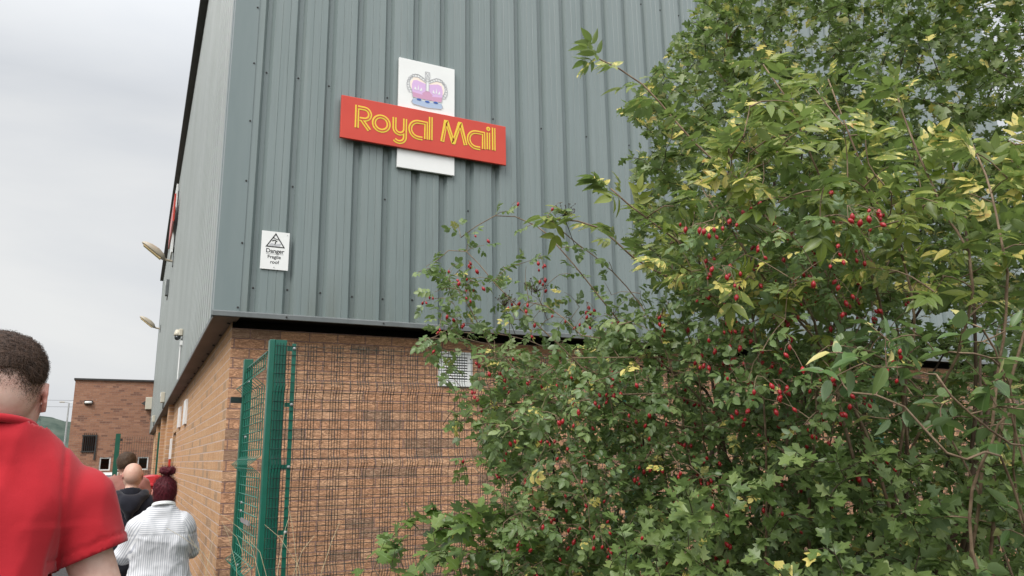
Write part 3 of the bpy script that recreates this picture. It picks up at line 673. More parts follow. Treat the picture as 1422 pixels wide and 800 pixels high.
# ------------------------------------------------------------------ people: smooth-blended fields turned into one surface
class Field:
    def __init__(s, lo, hi, h):
        s.lo = np.array(lo, float); s.h = h; s.n = np.ceil((np.array(hi)-s.lo)/h).astype(int)+1
        s.f = np.full(s.n, .3, np.float32); s.ax = [s.lo[i]+np.arange(s.n[i])*h for i in range(3)]
    def _sl(s, a, b, pad):
        i0 = np.maximum(np.floor((np.minimum(a, b)-pad-s.lo)/s.h).astype(int), 0); i1 = np.minimum(np.ceil((np.maximum(a, b)+pad-s.lo)/s.h).astype(int)+1, s.n)
        return tuple(slice(i0[k], i1[k]) for k in range(3))
    def cap(s, a, b, ra, rb, k=.03, sc=(1, 1, 1), sub=False):
        """tapered capsule from a to b; sc squashes the cross-section"""
        a = np.array(a, float); b = np.array(b, float); sl = s._sl(a, b, max(ra, rb)*1.5*max(1, max(sc))+max(.05, k*1.5))
        if any(q.stop <= q.start for q in sl): return s
        X, Y, Z = np.meshgrid(s.ax[0][sl[0]], s.ax[1][sl[1]], s.ax[2][sl[2]], indexing='ij')
        c = (a+b)/2; S = np.array(sc, float); P = [(X-c[0])/S[0], (Y-c[1])/S[1], (Z-c[2])/S[2]]; A = (a-c)/S; B = (b-c)/S; d = B-A; L2 = max(d@d, 1e-9)
        t_ = np.clip(((P[0]-A[0])*d[0]+(P[1]-A[1])*d[1]+(P[2]-A[2])*d[2])/L2, 0, 1)
        q = np.sqrt((P[0]-A[0]-t_*d[0])**2+(P[1]-A[1]-t_*d[1])**2+(P[2]-A[2]-t_*d[2])**2)-(ra+(rb-ra)*t_); q = q*S.min() if S.min() < 1 else q
        f = s.f[sl]
        if sub:
            q = -q; h_ = np.clip(.5-.5*(f-q)/k, 0, 1); s.f[sl] = f*(1-h_)+q*h_+k*h_*(1-h_)
        else:
            h_ = np.clip(.5+.5*(f-q)/k, 0, 1); s.f[sl] = f*(1-h_)+q*h_-k*h_*(1-h_)
        return s
    def mesh(s):
        f = s.f; ins = f < 0; n = np.array(f.shape)-1
        cnt = np.zeros(n, np.float32); acc = np.zeros((*n, 3), np.float32)
        sl = lambda o: tuple(slice(o[i], o[i]+n[i]) for i in range(3))
        for ax in range(3):
            others = [i for i in range(3) if i != ax]
            for u in (0, 1):
                for v in (0, 1):
                    o = [0, 0, 0]; o[others[0]] = u; o[others[1]] = v; o2 = list(o); o2[ax] = 1
                    f0 = f[sl(o)]; f1 = f[sl(o2)]; c = (f0 < 0) != (f1 < 0)
                    t_ = np.where(c, f0/np.where(c, f0-f1, 1), 0); cnt += c
                    for i in range(3): acc[..., i] += c*(t_ if i == ax else o[i])
        act = cnt > 0; idx = -np.ones(n, int); idx[act] = np.arange(act.sum())
        base = np.argwhere(act); V = s.lo+(base+acc[act]/cnt[act][:, None])*s.h; Q = []
        for ax in range(3):
            o1, o2 = [i for i in range(3) if i != ax]; e1 = np.zeros(3, int); e1[o1] = 1; e2 = np.zeros(3, int); e2[o2] = 1
            a = [slice(1, n[i]) for i in range(3)]; a[ax] = slice(0, n[ax]); b = list(a); b[ax] = slice(1, n[ax]+1)
            i0 = ins[tuple(a)]; i1 = ins[tuple(b)]; ch = i0 != i1; pos = np.argwhere(ch)+np.array([a[i].start for i in range(3)])
            g = lambda p: idx[p[:, 0], p[:, 1], p[:, 2]]
            q = np.stack([g(pos), g(pos-e1), g(pos-e1-e2), g(pos-e2)], 1); flip = i0[ch] ^ (ax == 1)
            q[flip] = q[flip][:, ::-1]; Q.append(q)
        Q = np.concatenate(Q)[:, ::-1]; Q = Q[(Q >= 0).all(1)]
        return V, Q
def relax(V, Q, it=2, lam=.5):
    for _ in range(it):
        acc = np.zeros_like(V); c = np.zeros(len(V))
        for k in range(4):
            np.add.at(acc, Q[:, k], V[Q[:, (k+1) % 4]]); np.add.at(acc, Q[:, k], V[Q[:, (k-1) % 4]]); np.add.at(c, Q[:, k], 2)
        V = V+lam*(acc/np.maximum(c, 1)[:, None]-V)
    return V
def vnormals(V, Q):
    nn = np.cross(V[Q[:, 2]]-V[Q[:, 0]], V[Q[:, 3]]-V[Q[:, 1]]); out = np.zeros_like(V)
    for k in range(4): np.add.at(out, Q[:, k], nn)
    return out/(np.linalg.norm(out, axis=1)[:, None]+1e-9)
def field_obj(name, V, Q, m, parent, col=None):
    used = np.zeros(len(V), bool); used[Q.ravel()] = True; ren = -np.ones(len(V), int); ren[used] = np.arange(used.sum())
    me = bpy.data.meshes.new(name); me.from_pydata(V[used].tolist(), [], ren[Q].tolist()); me.update()
    me.polygons.foreach_set('use_smooth', [True]*len(me.polygons)); me.materials.append(m)
    if col is not None:
        at_ = me.color_attributes.new('skin_tone', 'FLOAT_COLOR', 'POINT'); c = np.ones((used.sum(), 4), np.float32); c[:, :3] = col[used]; at_.data.foreach_set('color', c.ravel())
    return link(bpy.data.objects.new(name, me), parent)

def skin_mat():
    m = mat('skin', (.55, .32, .24), .5, .4); n = N(m)
    a = n.new('ShaderNodeAttribute', attribute_name='skin_tone'); v = n.coord()
    c = n.mix(n.math('MULTIPLY', n.ramp(n.noise(v, 30, 4), [(.40, (0, 0, 0)), (.7, (1, 1, 1))]), .38), a.outputs['Color'], (.58, .24, .18)); n.base(c)
    n.b.inputs['Subsurface Weight'].default_value = .12; n.b.inputs['Subsurface Radius'].default_value = (.012, .005, .003)
    n.bump(n.noise(v, 180, 2), .12, .002); return m
M['skin'] = skin_mat()
def cloth_mat(name, c1, c2, weave=900, rough=.85):
    m = mat(name, c1, rough, .2); n = N(m); v = n.coord()
    n.base(n.ramp(n.noise(v, 5, 4), [(.35, c1), (.7, c2)])); n.b.inputs['Sheen Weight'].default_value = .15
    n.bump(n.noise(v, 220, 2), .25, .001, n.bump(n.noise(v, 14, 3), .15, .01)); return m
M['tshirt_red'] = cloth_mat('red_cotton', (.50, .016, .026), (.57, .024, .038))
M['navy'] = cloth_mat('navy_cotton', (.010, .011, .018), (.017, .018, .028))
M['pinkbrown'] = cloth_mat('faded_pink_cotton', (.36, .16, .13), (.42, .19, .155))
M['denim'] = cloth_mat('dark_trousers', (.018, .02, .028), (.03, .032, .042))
M['shoe'] = mat('shoe_rubber', (.04, .04, .04), .6, .3)
def hair_mat(name, c1, c2):
    m = mat(name, c1, .6, .3); n = N(m); v = n.coord(scale=(60, 60, 14))
    f = n.noise(v, 3, 4, .6); n.base(n.ramp(f, [(.3, c1), (.72, c2)])); n.bump(f, .7, .004); return m
M['hair_brown'] = hair_mat('dark_brown_hair', (.018, .010, .006), (.085, .046, .029))
M['hair_brown2'] = hair_mat('mid_brown_hair', (.035, .02, .012), (.10, .06, .035))
M['hair_red'] = hair_mat('dark_red_hair', (.028, .003, .006), (.12, .007, .016))
def stripe_mat():
    m = mat('striped_cotton', (.8, .8, .8), .85, .2); n = N(m)
    a = n.new('ShaderNodeAttribute', attribute_name='skin_tone'); sp = n.new('ShaderNodeSeparateColor'); n.link(a.outputs['Color'], sp.inputs[0])
    f = n.math('FRACT', n.math('MULTIPLY', sp.outputs[0], 10.0)); k = n.math('LESS_THAN', f, .36)
    n.base(n.mix(k, (.80, .80, .81), (.47, .48, .53))); n.bump(n.noise(n.coord(), 16, 3), .2, .01); return m
M['stripes'] = stripe_mat()

TW = [1.0]
def body_field(f, s, fat, nk, arms, hipw=1.0, head=True, grow=0., fingers=True, sleeve=None, torso=True, neck_grow=0):
    g = grow; F1 = fat; tw = TW[0]
    if torso:
        f.cap((-.07*s, .0, .93*s), (.07*s, .0, .93*s), .115*s*F1*hipw+g, .115*s*F1*hipw+g, .06*s, (1.1, .92, 1))
        f.cap((-.06*s*tw, .0, 1.10*s), (.06*s*tw, .0, 1.10*s), .100*s*F1+g, .100*s*F1+g, .08*s, (1.1*tw, .95, 1.15))
        f.cap((-.085*s*tw, .0, 1.27*s), (.085*s*tw, .0, 1.27*s), .108*s*F1+g, .108*s*F1+g, .08*s, (tw, 1, 1.1))
        f.cap((-.105*s*tw, -.012*s, 1.37*s+nk*.4), (.105*s*tw, -.012*s, 1.37*s+nk*.4), .080*s*F1+g, .080*s*F1+g, .06*s)
        for q in (-1, 1):   # trapezius slope
            sx_, sz_ = abs(arms[0][0][0]), arms[0][0][2]; f.cap((q*.03*s, -.018*s, 1.485*s+nk), (q*sx_*.93*s, -.01*s, sz_*s+nk*.6), .045*s+g, .042*s+g, .05*s)
    if head or neck_grow:
        f.cap((0, -.012*s, 1.40*s+nk), (0, .012*s, 1.545*s), .062*s*(F1**.5)+neck_grow, .057*s*(F1**.5)+neck_grow, .03*s)
    for q, (sh, el, wr) in zip((-1, 1), arms):
        sh, el, wr = [np.array(v)*s for v in (sh, el, wr)]
        sh = sh+np.array([0, 0, nk*.6])
        if sleeve is None:
            f.cap(sh, el, .050*s*F1**.7, .040*s*F1**.5, .035*s if TW[0] == 1 else .015*s); f.cap(el, wr, .041*s*F1**.5, .027*s, .02*s)
            d = _n(wr-el); hand(f, wr, d, q, s, fingers)
        else:
            e = sh+(el-sh)*min(sleeve, 1); f.cap(sh, e, .056*s*F1**.7+g, (.054*s*F1**.6+g), .035*s if TW[0] == 1 else .012*s)
            if sleeve > 1: e2 = el+(wr-el)*(sleeve-1); f.cap(el, e2, .048*s*F1**.6+g, .042*s*F1**.5+g, .02*s)
    return f
def hand(f, wr, d, q, s, fingers):
    up = np.array([0, 0, 1.]); side = np.cross(d, up)
    if np.linalg.norm(side) < .6: side = np.array([0, 1., 0])       # hanging hand: fingers spread fore and aft
    side = _n(side-d*(side@d)); nrm = np.cross(side, d)*q*(-1)
    pc = wr+d*.05*s
    for w_ in (-.022, 0, .022): f.cap(wr+d*.015*s+side*w_*.6*s, wr+d*.085*s+side*w_*s, .015*s, .013*s, .014*s)
    if not fingers: return
    for i, (o, ln) in enumerate(((.033, .068), (.011, .078), (-.011, .073), (-.032, .056))):
        p = wr+d*.085*s+side*o*s; dd = d.copy(); r = .0088*s
        for j, (fr, bend) in enumerate(((.45, .25), (.32, .5), (.23, .6))):
            dd = _n(dd*cos(bend)+nrm*sin(bend)); p2 = p+dd*ln*fr*s; f.cap(p, p2, r, r*.93, .004*s); p = p2; r *= .92
    p = wr+d*.03*s+side*.022*s; dd = _n(d*.6+side*.7+nrm*.25)
    for ln, r in ((.04, .0115), (.032, .0105), (.024, .0095)):
        p2 = p+dd*ln*s; f.cap(p, p2, r*s, r*s*.93, .006*s); p = p2; dd = _n(dd*.85+d*.35+nrm*.15)
def head_field(f, s, H, grow=0, ears=True):
    """H: centre of the skull"""
    x, y, z = H; a = s
    f.cap((x, y-.022*a, z+.035*a), (x, y+.028*a, z+.030*a), .077*a+grow, .074*a+grow, .03*a, (.98, 1, 1))
    f.cap((x, y-.035*a, z-.005*a), (x, y+.03*a, z-.015*a), .066*a+grow, .062*a+grow, .03*a)
    f.cap((x, y+.035*a, z-.03*a), (x, y+.055*a, z-.088*a), .052*a, .027*a, .035*a)
    for q in (-1, 1): f.cap((x+q*.048*a, y+.005*a, z-.055*a), (x+q*.012*a, y+.062*a, z-.095*a), .022*a, .018*a, .03*a)
    if grow == 0:
        f.cap((x, y+.098*a, z+.0*a), (x, y+.118*a, z-.038*a), .008*a, .013*a, .012*a)
        for q in (-1, 1):
            f.cap((x+q*.032*a, y+.112*a, z+.005*a), (x+q*.032*a, y+.112*a, z+.005*a), .015*a, .015*a, .012*a, sub=True)
            f.cap((x+q*.012*a, y+.112*a, z-.036*a), (x+q*.012*a, y+.105*a, z-.036*a), .007*a, .007*a, .006*a)
        f.cap((x-.018*a, y+.092*a, z-.066*a), (x+.018*a, y+.092*a, z-.066*a), .0085*a, .0085*a, .006*a)
    if ears:
        for q in (-1, 1):
            c = np.array([x+q*.0745*a, y-.004*a, z-.008*a])
            for t0, t1 in ((0, 40), (40, 80), (80, 125), (125, 170), (170, 215)):
                P = [c+np.array([q*.012*a*(1 if tt < 150 else .2), -.017*cos(radians(tt-60))*a, (.030*sin(radians(tt-60))+.0)*a+.004*a]) for tt in (t0, t1)]
                f.cap(P[0], P[1], .0055*a, .0055*a, .006*a)
            f.cap(c+np.array([q*.002*a, .004*a, .015*a]), c+np.array([q*.0, .008*a, -.028*a]), .010*a, .008*a, .012*a, (.6, 1, 1))

def folds(V, Nn, amp, comps):
    d = np.zeros(len(V))
    for (sx, sy, sz, wgt) in comps:
        d += np.array([1-abs(mnoise.noise(Vector((v[0]*sx, v[1]*sy, v[2]*sz))))*3.2 for v in V])*wgt
    return V+Nn*(d[:, None]*amp)

def creases(V, Nn, amp, dirs, seed=0):
    d = np.zeros(len(V))
    for k, (rx, rz, sc_, st) in enumerate(dirs):
        ca, sa = cos(rx), sin(rx); u = V[:, 0]*ca+V[:, 2]*sa; w_ = -V[:, 0]*sa+V[:, 2]*ca; y_ = V[:, 1]
        n_ = np.array([mnoise.noise(Vector((a*sc_, b*sc_*st+.35*mnoise.noise(Vector((a*9, b*9, seed))), c*sc_*.7+k*7+seed))) for a, b, c in zip(u, w_, y_)])
        d += np.maximum(0, 1-np.abs(n_)*5.0)**1.6*rz
    return V+Nn*(d[:, None]*amp)

def strands(V, Nn, sel, count, length, wid, down, m, name, parent, r_, jit=.5):
    """short hairs as slim blades rooted on the scalp"""
    ids = np.flatnonzero(sel); ids = r_.choice(ids, count); P = V[ids]+r_.normal(0, .002, (count, 3)); n_ = Nn[ids]
    dirn = n_*.35+np.array(down)+r_.normal(0, jit*.35, (count, 3)); dirn -= n_*np.minimum(0, (dirn*n_).sum(1))[:, None]; dirn /= np.linalg.norm(dirn, axis=1)[:, None]
    ln = length*r_.uniform(.6, 1.2, count)[:, None]; sd_ = np.cross(dirn, n_); sd_ /= np.linalg.norm(sd_, axis=1)[:, None]+1e-9
    A = P-sd_*wid; B = P+sd_*wid; C1 = P+dirn*ln*.55+n_*ln*.10; T = P+dirn*ln-n_*ln*.05
    VV = np.stack([A, B, C1+sd_*wid*.8, C1-sd_*wid*.8, T], 1).reshape(-1, 3); k = np.arange(count)*5
    Fc = [(i, i+1, i+2, i+3) for i in k]+[(i+3, i+2, i+4) for i in k]
    me = bpy.data.meshes.new(name); me.from_pydata(VV.tolist(), [], Fc); me.materials.append(m); return link(bpy.data.objects.new(name, me), parent)

def person(loc, rz, Ht, label, fat=1., nk=0., arms=None, skin=(.56, .33, .25), h=.009, hair=None, shirt=None, sleeve=.55, trousers='denim', fingers=True, hem=.86, hipw=1., headfwd=.0, stub=None, beard=False, hood=False, collar=.0, cshirt=None, headk=1.):
    s = Ht/1.75; root = empty('person', loc, rz, label, 'person', None)
    arms = arms or [((-.175, 0, 1.41), (-.235, -.02, 1.13), (-.235, .06, .88)), ((.175, 0, 1.41), (.235, -.02, 1.13), (.235, .06, .88))]
    arms = [tuple((v[0]*(fat**.45 if j < 3 else 1), v[1], v[2]) for j, v in enumerate(a)) for a in arms]
    xm = .42*s*fat; f = Field((-xm, -.28*s, -.01), (xm, .48*s, Ht+.03), h)
    body_field(f, s*.985, fat*.97, nk, arms, hipw, fingers=fingers)
    Hc = np.array([0, (.018+headfwd)*s, Ht-.112*s*headk]); hs = s*headk; head_field(f, hs, Hc)
    for q in (-1, 1):
        f.cap((q*.085*s, 0, .88*s), (q*.10*s, .01, .50*s), .082*s*fat, .052*s*fat**.5, .04*s); f.cap((q*.10*s, .01, .50*s), (q*.105*s, -.02*s, .09*s), .052*s*fat**.5, .034*s, .02*s)
        f.cap((q*.105*s, -.02*s, .06*s), (q*.12*s, .13*s, .03*s), .036*s, .026*s, .02*s)
    V, Q = f.mesh(); V = relax(V, Q, 2, .4); Nn = vnormals(V, Q); col = np.tile(np.array(skin), (len(V), 1))
    # warmer ears and cheeks, stubble where hair is cropped
    ear = np.exp(-(((np.abs(V[:, 0])-.087*hs)/.014)**2+((V[:, 2]-Hc[2])/.035)**2)); col = col*(1-ear[:, None]*.7)+np.array([.78, .24, .19])*ear[:, None]*.7
    up = V-Hc; onhead = (V[:, 2] > Hc[2]-.12*hs)
    if stub is not None:
        lo, hi, c, amt = stub; t_ = np.clip((up[:, 2]/hs-lo)/(hi-lo), 0, 1)*(up[:, 1] < .055*hs)*(1-ear)
        nz = np.array([.8+.4*mnoise.noise(Vector(v*90)) for v in V]); t_ = np.clip(t_*nz, 0, 1)*amt; col = col*(1-t_[:, None])+np.array(c)*t_[:, None]
    if beard:
        t_ = np.clip((-.025-up[:, 2]/hs)/.02, 0, 1)*np.clip((up[:, 1]/hs+.005)/.02, 0, 1)*(up[:, 2] > -.14*hs); col = col*(1-t_[:, None]*.8)+np.array([.05, .03, .02])*t_[:, None]*.8
    body = field_obj('body', V, Q, M['skin'], root, col)
    r_ = np.random.default_rng(int(Ht*1000))
    if beard: strands(V, Nn, (up[:, 2] < -.03*hs) & (up[:, 2] > -.125*hs) & (up[:, 1] > .012*hs) & (np.abs(up[:, 0]) > .0), 2500, .012*hs, .0005, (0, .15, -.8), M['hair_brown'], 'beard', root, r_)
    for q in (-1, 1):
        e = MB(); c = Hc+np.array([q*.032, .098, .004])*hs; seg = 10
        e.tube([c+np.array([0, dy, 0])*hs for dy in (-.012, -.006, 0, .006, .0105, .012)], [.002*hs, .010*hs, .012*hs, .010*hs, .005*hs, .001*hs], seg)
        o = rawmesh('eye', e.v, e.f, M['white'], root, True, off=1); e = MB().tube([c+np.array([0, .0118, 0])*hs, c+np.array([0, .0128, 0])*hs], .0045*hs, 10); rawmesh('iris', e.v, e.f, M['black'], o, off=1)
    # hair
    if hair in ('short', 'crop'):
        hf = Field(Hc-np.array([.13, .14, .10])*hs, Hc+np.array([.13, .14, .15])*hs, h*.62); g = .0085*hs if hair == 'short' else .008*hs; head_field(hf, hs, Hc, g, ears=False)
        hv, hq = hf.mesh(); hu = (hv-Hc)/hs
        line = np.where(hu[:, 1] < .02, .050-.030*np.clip((np.abs(hu[:, 0])-.035)/.03, 0, 1), .030+(hu[:, 1]-.02)*.75) if hair == 'crop' else np.where(hu[:, 1] < .02, -.05, -.01+(hu[:, 1]-.02)*.9)
        line = line+np.where((np.abs(hu[:, 0]) > .066) & (np.abs(hu[:, 1]) < .03), .006, 0)
        nz = np.array([mnoise.noise(Vector(v*38)) for v in hv]); hn = vnormals(hv, hq)
        taper = np.clip((hu[:, 2]-line)/.05, -.05, 1); hv2 = hv+hn*((nz*.004+.010*np.clip(hu[:, 2]/.09, 0, 1)-.008*(1-taper))*hs)[:, None]
        keep = ((hu[:, 2]-line+nz*.006) > 0)[hq].all(1); mt = M['hair_brown'] if hair == 'crop' else M['hair_brown2']
        field_obj('hair', hv2, hq[keep], mt, root)
        sel = (hu[:, 2]-line) > .006; strands(hv2, hn, sel, 12000 if h < .008 else 3000, (.012 if hair == 'crop' else .02)*hs, .0005, (-.5, .7, -.5), mt, 'hair_strands', root, r_, .45)
        if hair == 'crop':
            sel = (np.abs((hu[:, 2]-line)+.004) < .010) & (hu[:, 1] < .04); strands(hv-hn*(g*.9), hn, sel, 2500, .004, .0004, (0, .1, -.9), mt, 'cropped_hair', root, r_, .6)
    if hair == 'crop':
        for lo_, n_c, ln_, w_c in ((-.010, 2200, .0045, .0003), (-.022, 1800, .003, .00025), (-.036, 1100, .002, .0002)):
            sel = (hu[:, 2]-line > lo_-.014) & (hu[:, 2]-line < lo_+.012) & (hu[:, 1] < .05); strands(hv-hn*(g*.95), hn, sel, n_c, ln_, w_c, (0, .1, -.9), mt, 'cropped_hair', root, r_, .6)
    if hair == 'bun':
        hf = Field(Hc-np.array([.14, .15, .16])*hs, Hc+np.array([.14, .15, .24])*hs, h*.62); head_field(hf, hs, Hc, .007*hs, ears=False)
        hf.cap(Hc+np.array([0, -.050, -.045])*hs, Hc+np.array([0, -.05, -.085])*hs, .052*hs, .040*hs, .03*hs, (1.15, .8, 1))
        hf.cap(Hc+np.array([0, -.045, .070])*hs, Hc+np.array([.006, -.055, .135])*hs, .040*hs, .014*hs, .025*hs)
        hv, hq = hf.mesh(); hu = (hv-Hc)/hs; hn = vnormals(hv, hq)
        ang = np.arctan2(hu[:, 0], hu[:, 2]-.115); hv = hv+hn*(np.sin(ang*34+np.array([mnoise.noise(Vector(v*25)) for v in hv])*5)*.0022*hs)[:, None]
        line = np.where(hu[:, 1] < .0, -.105-.4*np.abs(hu[:, 0]), -.06+np.clip(hu[:, 1], 0, .2)*1.4)
        keep = ((hu[:, 2]-line) > 0)[hq].all(1); cap_ = field_obj('hair', hv, hq[keep], M['hair_red'], root)
        bc = Hc+np.array([.006, -.056, .160])*hs; bf = Field(bc-np.array([.09, .07, .07])*hs, bc+np.array([.09, .07, .07])*hs, h*.6)
        for k in range(14):
            a0, a1 = 2*pi*k/14, 2*pi*(k+1)/14; rr = .029; zz = .010*sin(k*2.3)
            bf.cap(bc+np.array([rr*1.25*cos(a0), rr*.7*sin(a0), zz])*hs, bc+np.array([rr*1.25*cos(a1), rr*.7*sin(a1), .010*sin(k*2.3+2.3)])*hs, .021*hs, .019*hs, .008*hs)
        bv, bq = bf.mesh(); bn = vnormals(bv, bq); bv = bv+bn*(np.array([mnoise.noise(Vector((v[0]*60, v[1]*60, v[2]*120))) for v in bv])*.005*hs)[:, None]
        field_obj('hair_bun', bv, bq, M['hair_red'], root); strands(bv, bn, np.ones(len(bv), bool), 500, .03*hs, .0005, (0, 0, .3), M['hair_red'], 'loose_hair', root, r_, 1.6)
        sel = (hu[:, 2]-line) > .01; strands(hv, hn, sel, 2200, .03*hs, .0005, (0, 0, .9), M['hair_red'], 'hair_strands', root, r_, .25)
    # shirt: same body lines, looser
    g = .014*s; f = Field((-xm, -.28*s, .66*s), (xm, .42*s, Ht), h)
    body_field(f, s, fat, nk, arms, hipw*1.03, head=False, grow=g, sleeve=sleeve, neck_grow=.012*s)
    if hem < .86: f.cap((-.075*s, .0, hem*s), (.075*s, .0, hem*s), .12*s*fat+g, .12*s*fat+g, .1*s, (1.15, .95, 1))
    V, Q = f.mesh(); V = relax(V, Q, 3, .5); Nn = vnormals(V, Q)
    return root, s, V, Q, Nn, arms, g, Hc, hs, f
def finish_person(P, shirt, hem, collar_z, sleeve, fat, comps, amp, nk, trousers=True, striped=False, cuff=True, crease=1.):
    root, s, V, Q, Nn, arms, g, Hc, hs, f = P
    V = folds(V, Nn, amp*s, comps); Nn = vnormals(V, Q)
    side_ = np.abs(V[:, 0]); sx_ = abs(arms[0][0][0])*s; seam = side_-(sx_*.97-.02*s+(V[:, 2]-1.30*s)*-.05)
    V1 = creases(V, Nn, .006*s, [(.5, .9, 6, .28), (-.5, .9, 6, .28), (1.25, .7, 8, .3), (0, .5, 11, .35)], seed=int(s*100))
    wgt = (crease+(1-crease)*np.exp(-(seam/(.06*s))**2)*(V[:, 2] < 1.36*s))[:, None]; V = V+(V1-V)*wgt
    if striped:
        V = V-Nn*(np.exp(-((V[:, 2]-1.325*s)/.004)**2)*.004)[:, None]
        V = V+Nn*(sum(np.exp(-((V[:, 0]-x0_)/.007)**2) for x0_ in (-.022, .0, .022))*.006*np.clip((1.325*s-V[:, 2])/.02, 0, 1)*np.clip(1-(1.325*s-V[:, 2])/.35, 0, 1)*(V[:, 1] < 0))[:, None]
    V = V-Nn*((np.exp(-(seam/.0045)**2)*.0035*(V[:, 2] > 1.18*s))[:, None]); c = V[Q].mean(1); drop = c[:, 2] < hem*s
    ctr = np.array([0, -.012*s, 0]); rad = np.hypot(c[:, 0], c[:, 1]+.012*s)
    drop |= (c[:, 2] > collar_z-.008*s-(c[:, 1]+.06*s)*.35) & (rad < .105*s)
    rings = []
    for q, (sh, el, wr) in zip((-1, 1), arms):
        sh, el, wr = [np.array(v)*s for v in (sh, el, wr)]; sh = sh+np.array([0, 0, nk*.6])
        if sleeve <= 1: e = sh+(el-sh)*sleeve; d = _n(el-sh)
        else: e = el+(wr-el)*(sleeve-1); d = _n(wr-el)
        rel = c-e; al = rel@d; rr = np.linalg.norm(rel-al[:, None]*d, axis=1); drop |= (al > -.004) & (rr < .11*s) & (al < .15*s)
        rings.append((e, d))
    Q2 = Q[~drop]; col = None
    ed = np.sort(np.concatenate([Q2[:, [i, (i+1) % 4]] for i in range(4)]), axis=1); ue, ct = np.unique(ed, axis=0, return_counts=True)
    isb = np.zeros(len(V), bool); isb[ue[ct == 1].ravel()] = True
    for e, d in rings:          # even hems on the sleeves
        rel = V-e; al = rel@d; rr = np.linalg.norm(rel-al[:, None]*d, axis=1); k_ = isb & (np.abs(al) < .03) & (rr < .12*s); V[k_] -= (al[k_]+.004)[:, None]*d
        k2 = (~isb) & (np.abs(al+.026*s) < .0032*s) & (rr < .12*s); V[k2] -= Nn[k2]*.0025*s
    if striped:
        yoke = V[:, 2] > 1.335*s; cz = V[:, 2]/.0125; ang = np.arctan2(V[:, 0], V[:, 1]); cx_ = V[:, 0]/.0125
        armm = np.abs(V[:, 0]) > .215*s*fat**.6
        axd = [(_n(np.array(el)*s-np.array(sh)*s), np.array(sh)*s) for sh, el, wr in arms]; arv = np.zeros(len(V))
        for q, (d_, o_) in zip((-1, 1), axd):
            rel = V-o_; w_ = rel-(rel@d_)[:, None]*d_; sel = V[:, 0]*q > 0; ee = _n(np.cross(d_, [0, 1., 0])); gg = np.cross(d_, ee)
            arv[sel] = (np.arctan2(w_[sel]@gg, w_[sel]@ee)*.055/.0125)
        edge = .150*s*fat**.6+(1.37*s-V[:, 2])*.18; armm = np.abs(V[:, 0]) > edge
        col = np.zeros((len(V), 3)); val = np.where(armm, arv, np.where(yoke, cz, cx_)); col[:, 0] = (val/10.0)
    o = field_obj('shirt', V, Q2, shirt, root, col)
    sm = o.modifiers.new('thickness', 'SOLIDIFY'); sm.thickness = .0035*s; sm.offset = -1
    if striped:   # yoke seam and centre pleat as raised seams
        pass
    # trousers and shoes
    f2 = Field((-.36*s*fat, -.26*s, .05*s), (.36*s*fat, .24*s, 1.0*s), max(h_min, .011)); 
    f2.cap((-.07*s, 0, .90*s), (.07*s, 0, .90*s), .112*s*fat, .112*s*fat, .05*s, (1.1, .92, 1))
    for q in (-1, 1):
        f2.cap((q*.085*s, 0, .87*s), (q*.10*s, .01, .50*s), .092*s*fat, .070*s*fat**.5, .03*s); f2.cap((q*.10*s, .01, .50*s), (q*.105*s, -.02*s, .10*s), .070*s*fat**.5, .062*s, .03*s)
    v, q_ = f2.mesh(); v = relax(v, q_, 2); nn = vnormals(v, q_); v = folds(v, nn, .006*s, [(6, 6, 9, .6)]); cc = v[q_].mean(1); q_ = q_[(cc[:, 2] > .075*s) & (cc[:, 2] < .985*s)]
    field_obj('trousers', v, q_, M['denim'], root)
    for q in (-1, 1):
        f3 = Field((q*.115*s-.08, -.12*s, .0), (q*.115*s+.08, .26*s, .14*s), .009)
        f3.cap((q*.107*s, -.045*s, .05*s), (q*.12*s, .15*s, .035*s), .046*s, .042*s, .02*s, (1, 1, .9)); f3.cap((q*.107*s, -.03*s, .06*s), (q*.107*s, -.03*s, .10*s), .045*s, .045*s, .02*s)
        f3.f = np.maximum(f3.f, (.006-f3.ax[2])[None, None, :]*np.ones_like(f3.f)); v, q_ = f3.mesh(); field_obj('shoe', v, q_, M['shoe'], root)
    return root, rings

h_min = .009
# man in the red T-shirt, closest to the camera
Hr = 1.888; aR = [((-.172, 0, 1.362), (-.280, -.03, 1.11), (-.276, .07, .87)), ((.172, 0, 1.362), (.280, -.03, 1.11), (.276, .07, .87))]
TW[0] = .66
P = person((-.303, 2.12, 0), radians(4), Hr, 'man with cropped dark hair in a plain red T-shirt, nearest the camera', fat=1.08, nk=.052, arms=aR, h=.0075,
           hair='crop', sleeve=.38, stub=(.0, .05, (.25, .16, .12), .65), beard=True, headk=1.07, skin=(.86, .57, .47))
cz = 1.888-.188
root, rings = finish_person(P, M['tshirt_red'], .80, cz, .38, 1.08, [(7, 7, 1.4, .6), (3.2, 3.2, 1.1, .8), (12, 12, 9, .12)], .012, .052, crease=.35)
# collar rib and sleeve hems
Pc = [(.083*cos(a)*1.06, -.013+.080*sin(a)*1.06, cz-.006-(.079*sin(a)+.05)*.35) for a in np.linspace(0, 2*pi, 40)]
TW[0] = 1.0
o = rawmesh('collar', *(lambda b: (b.v, b.f))(MB().tube(Pc, .0105, 8, False)), M['tshirt_red'], root, True, off=1)
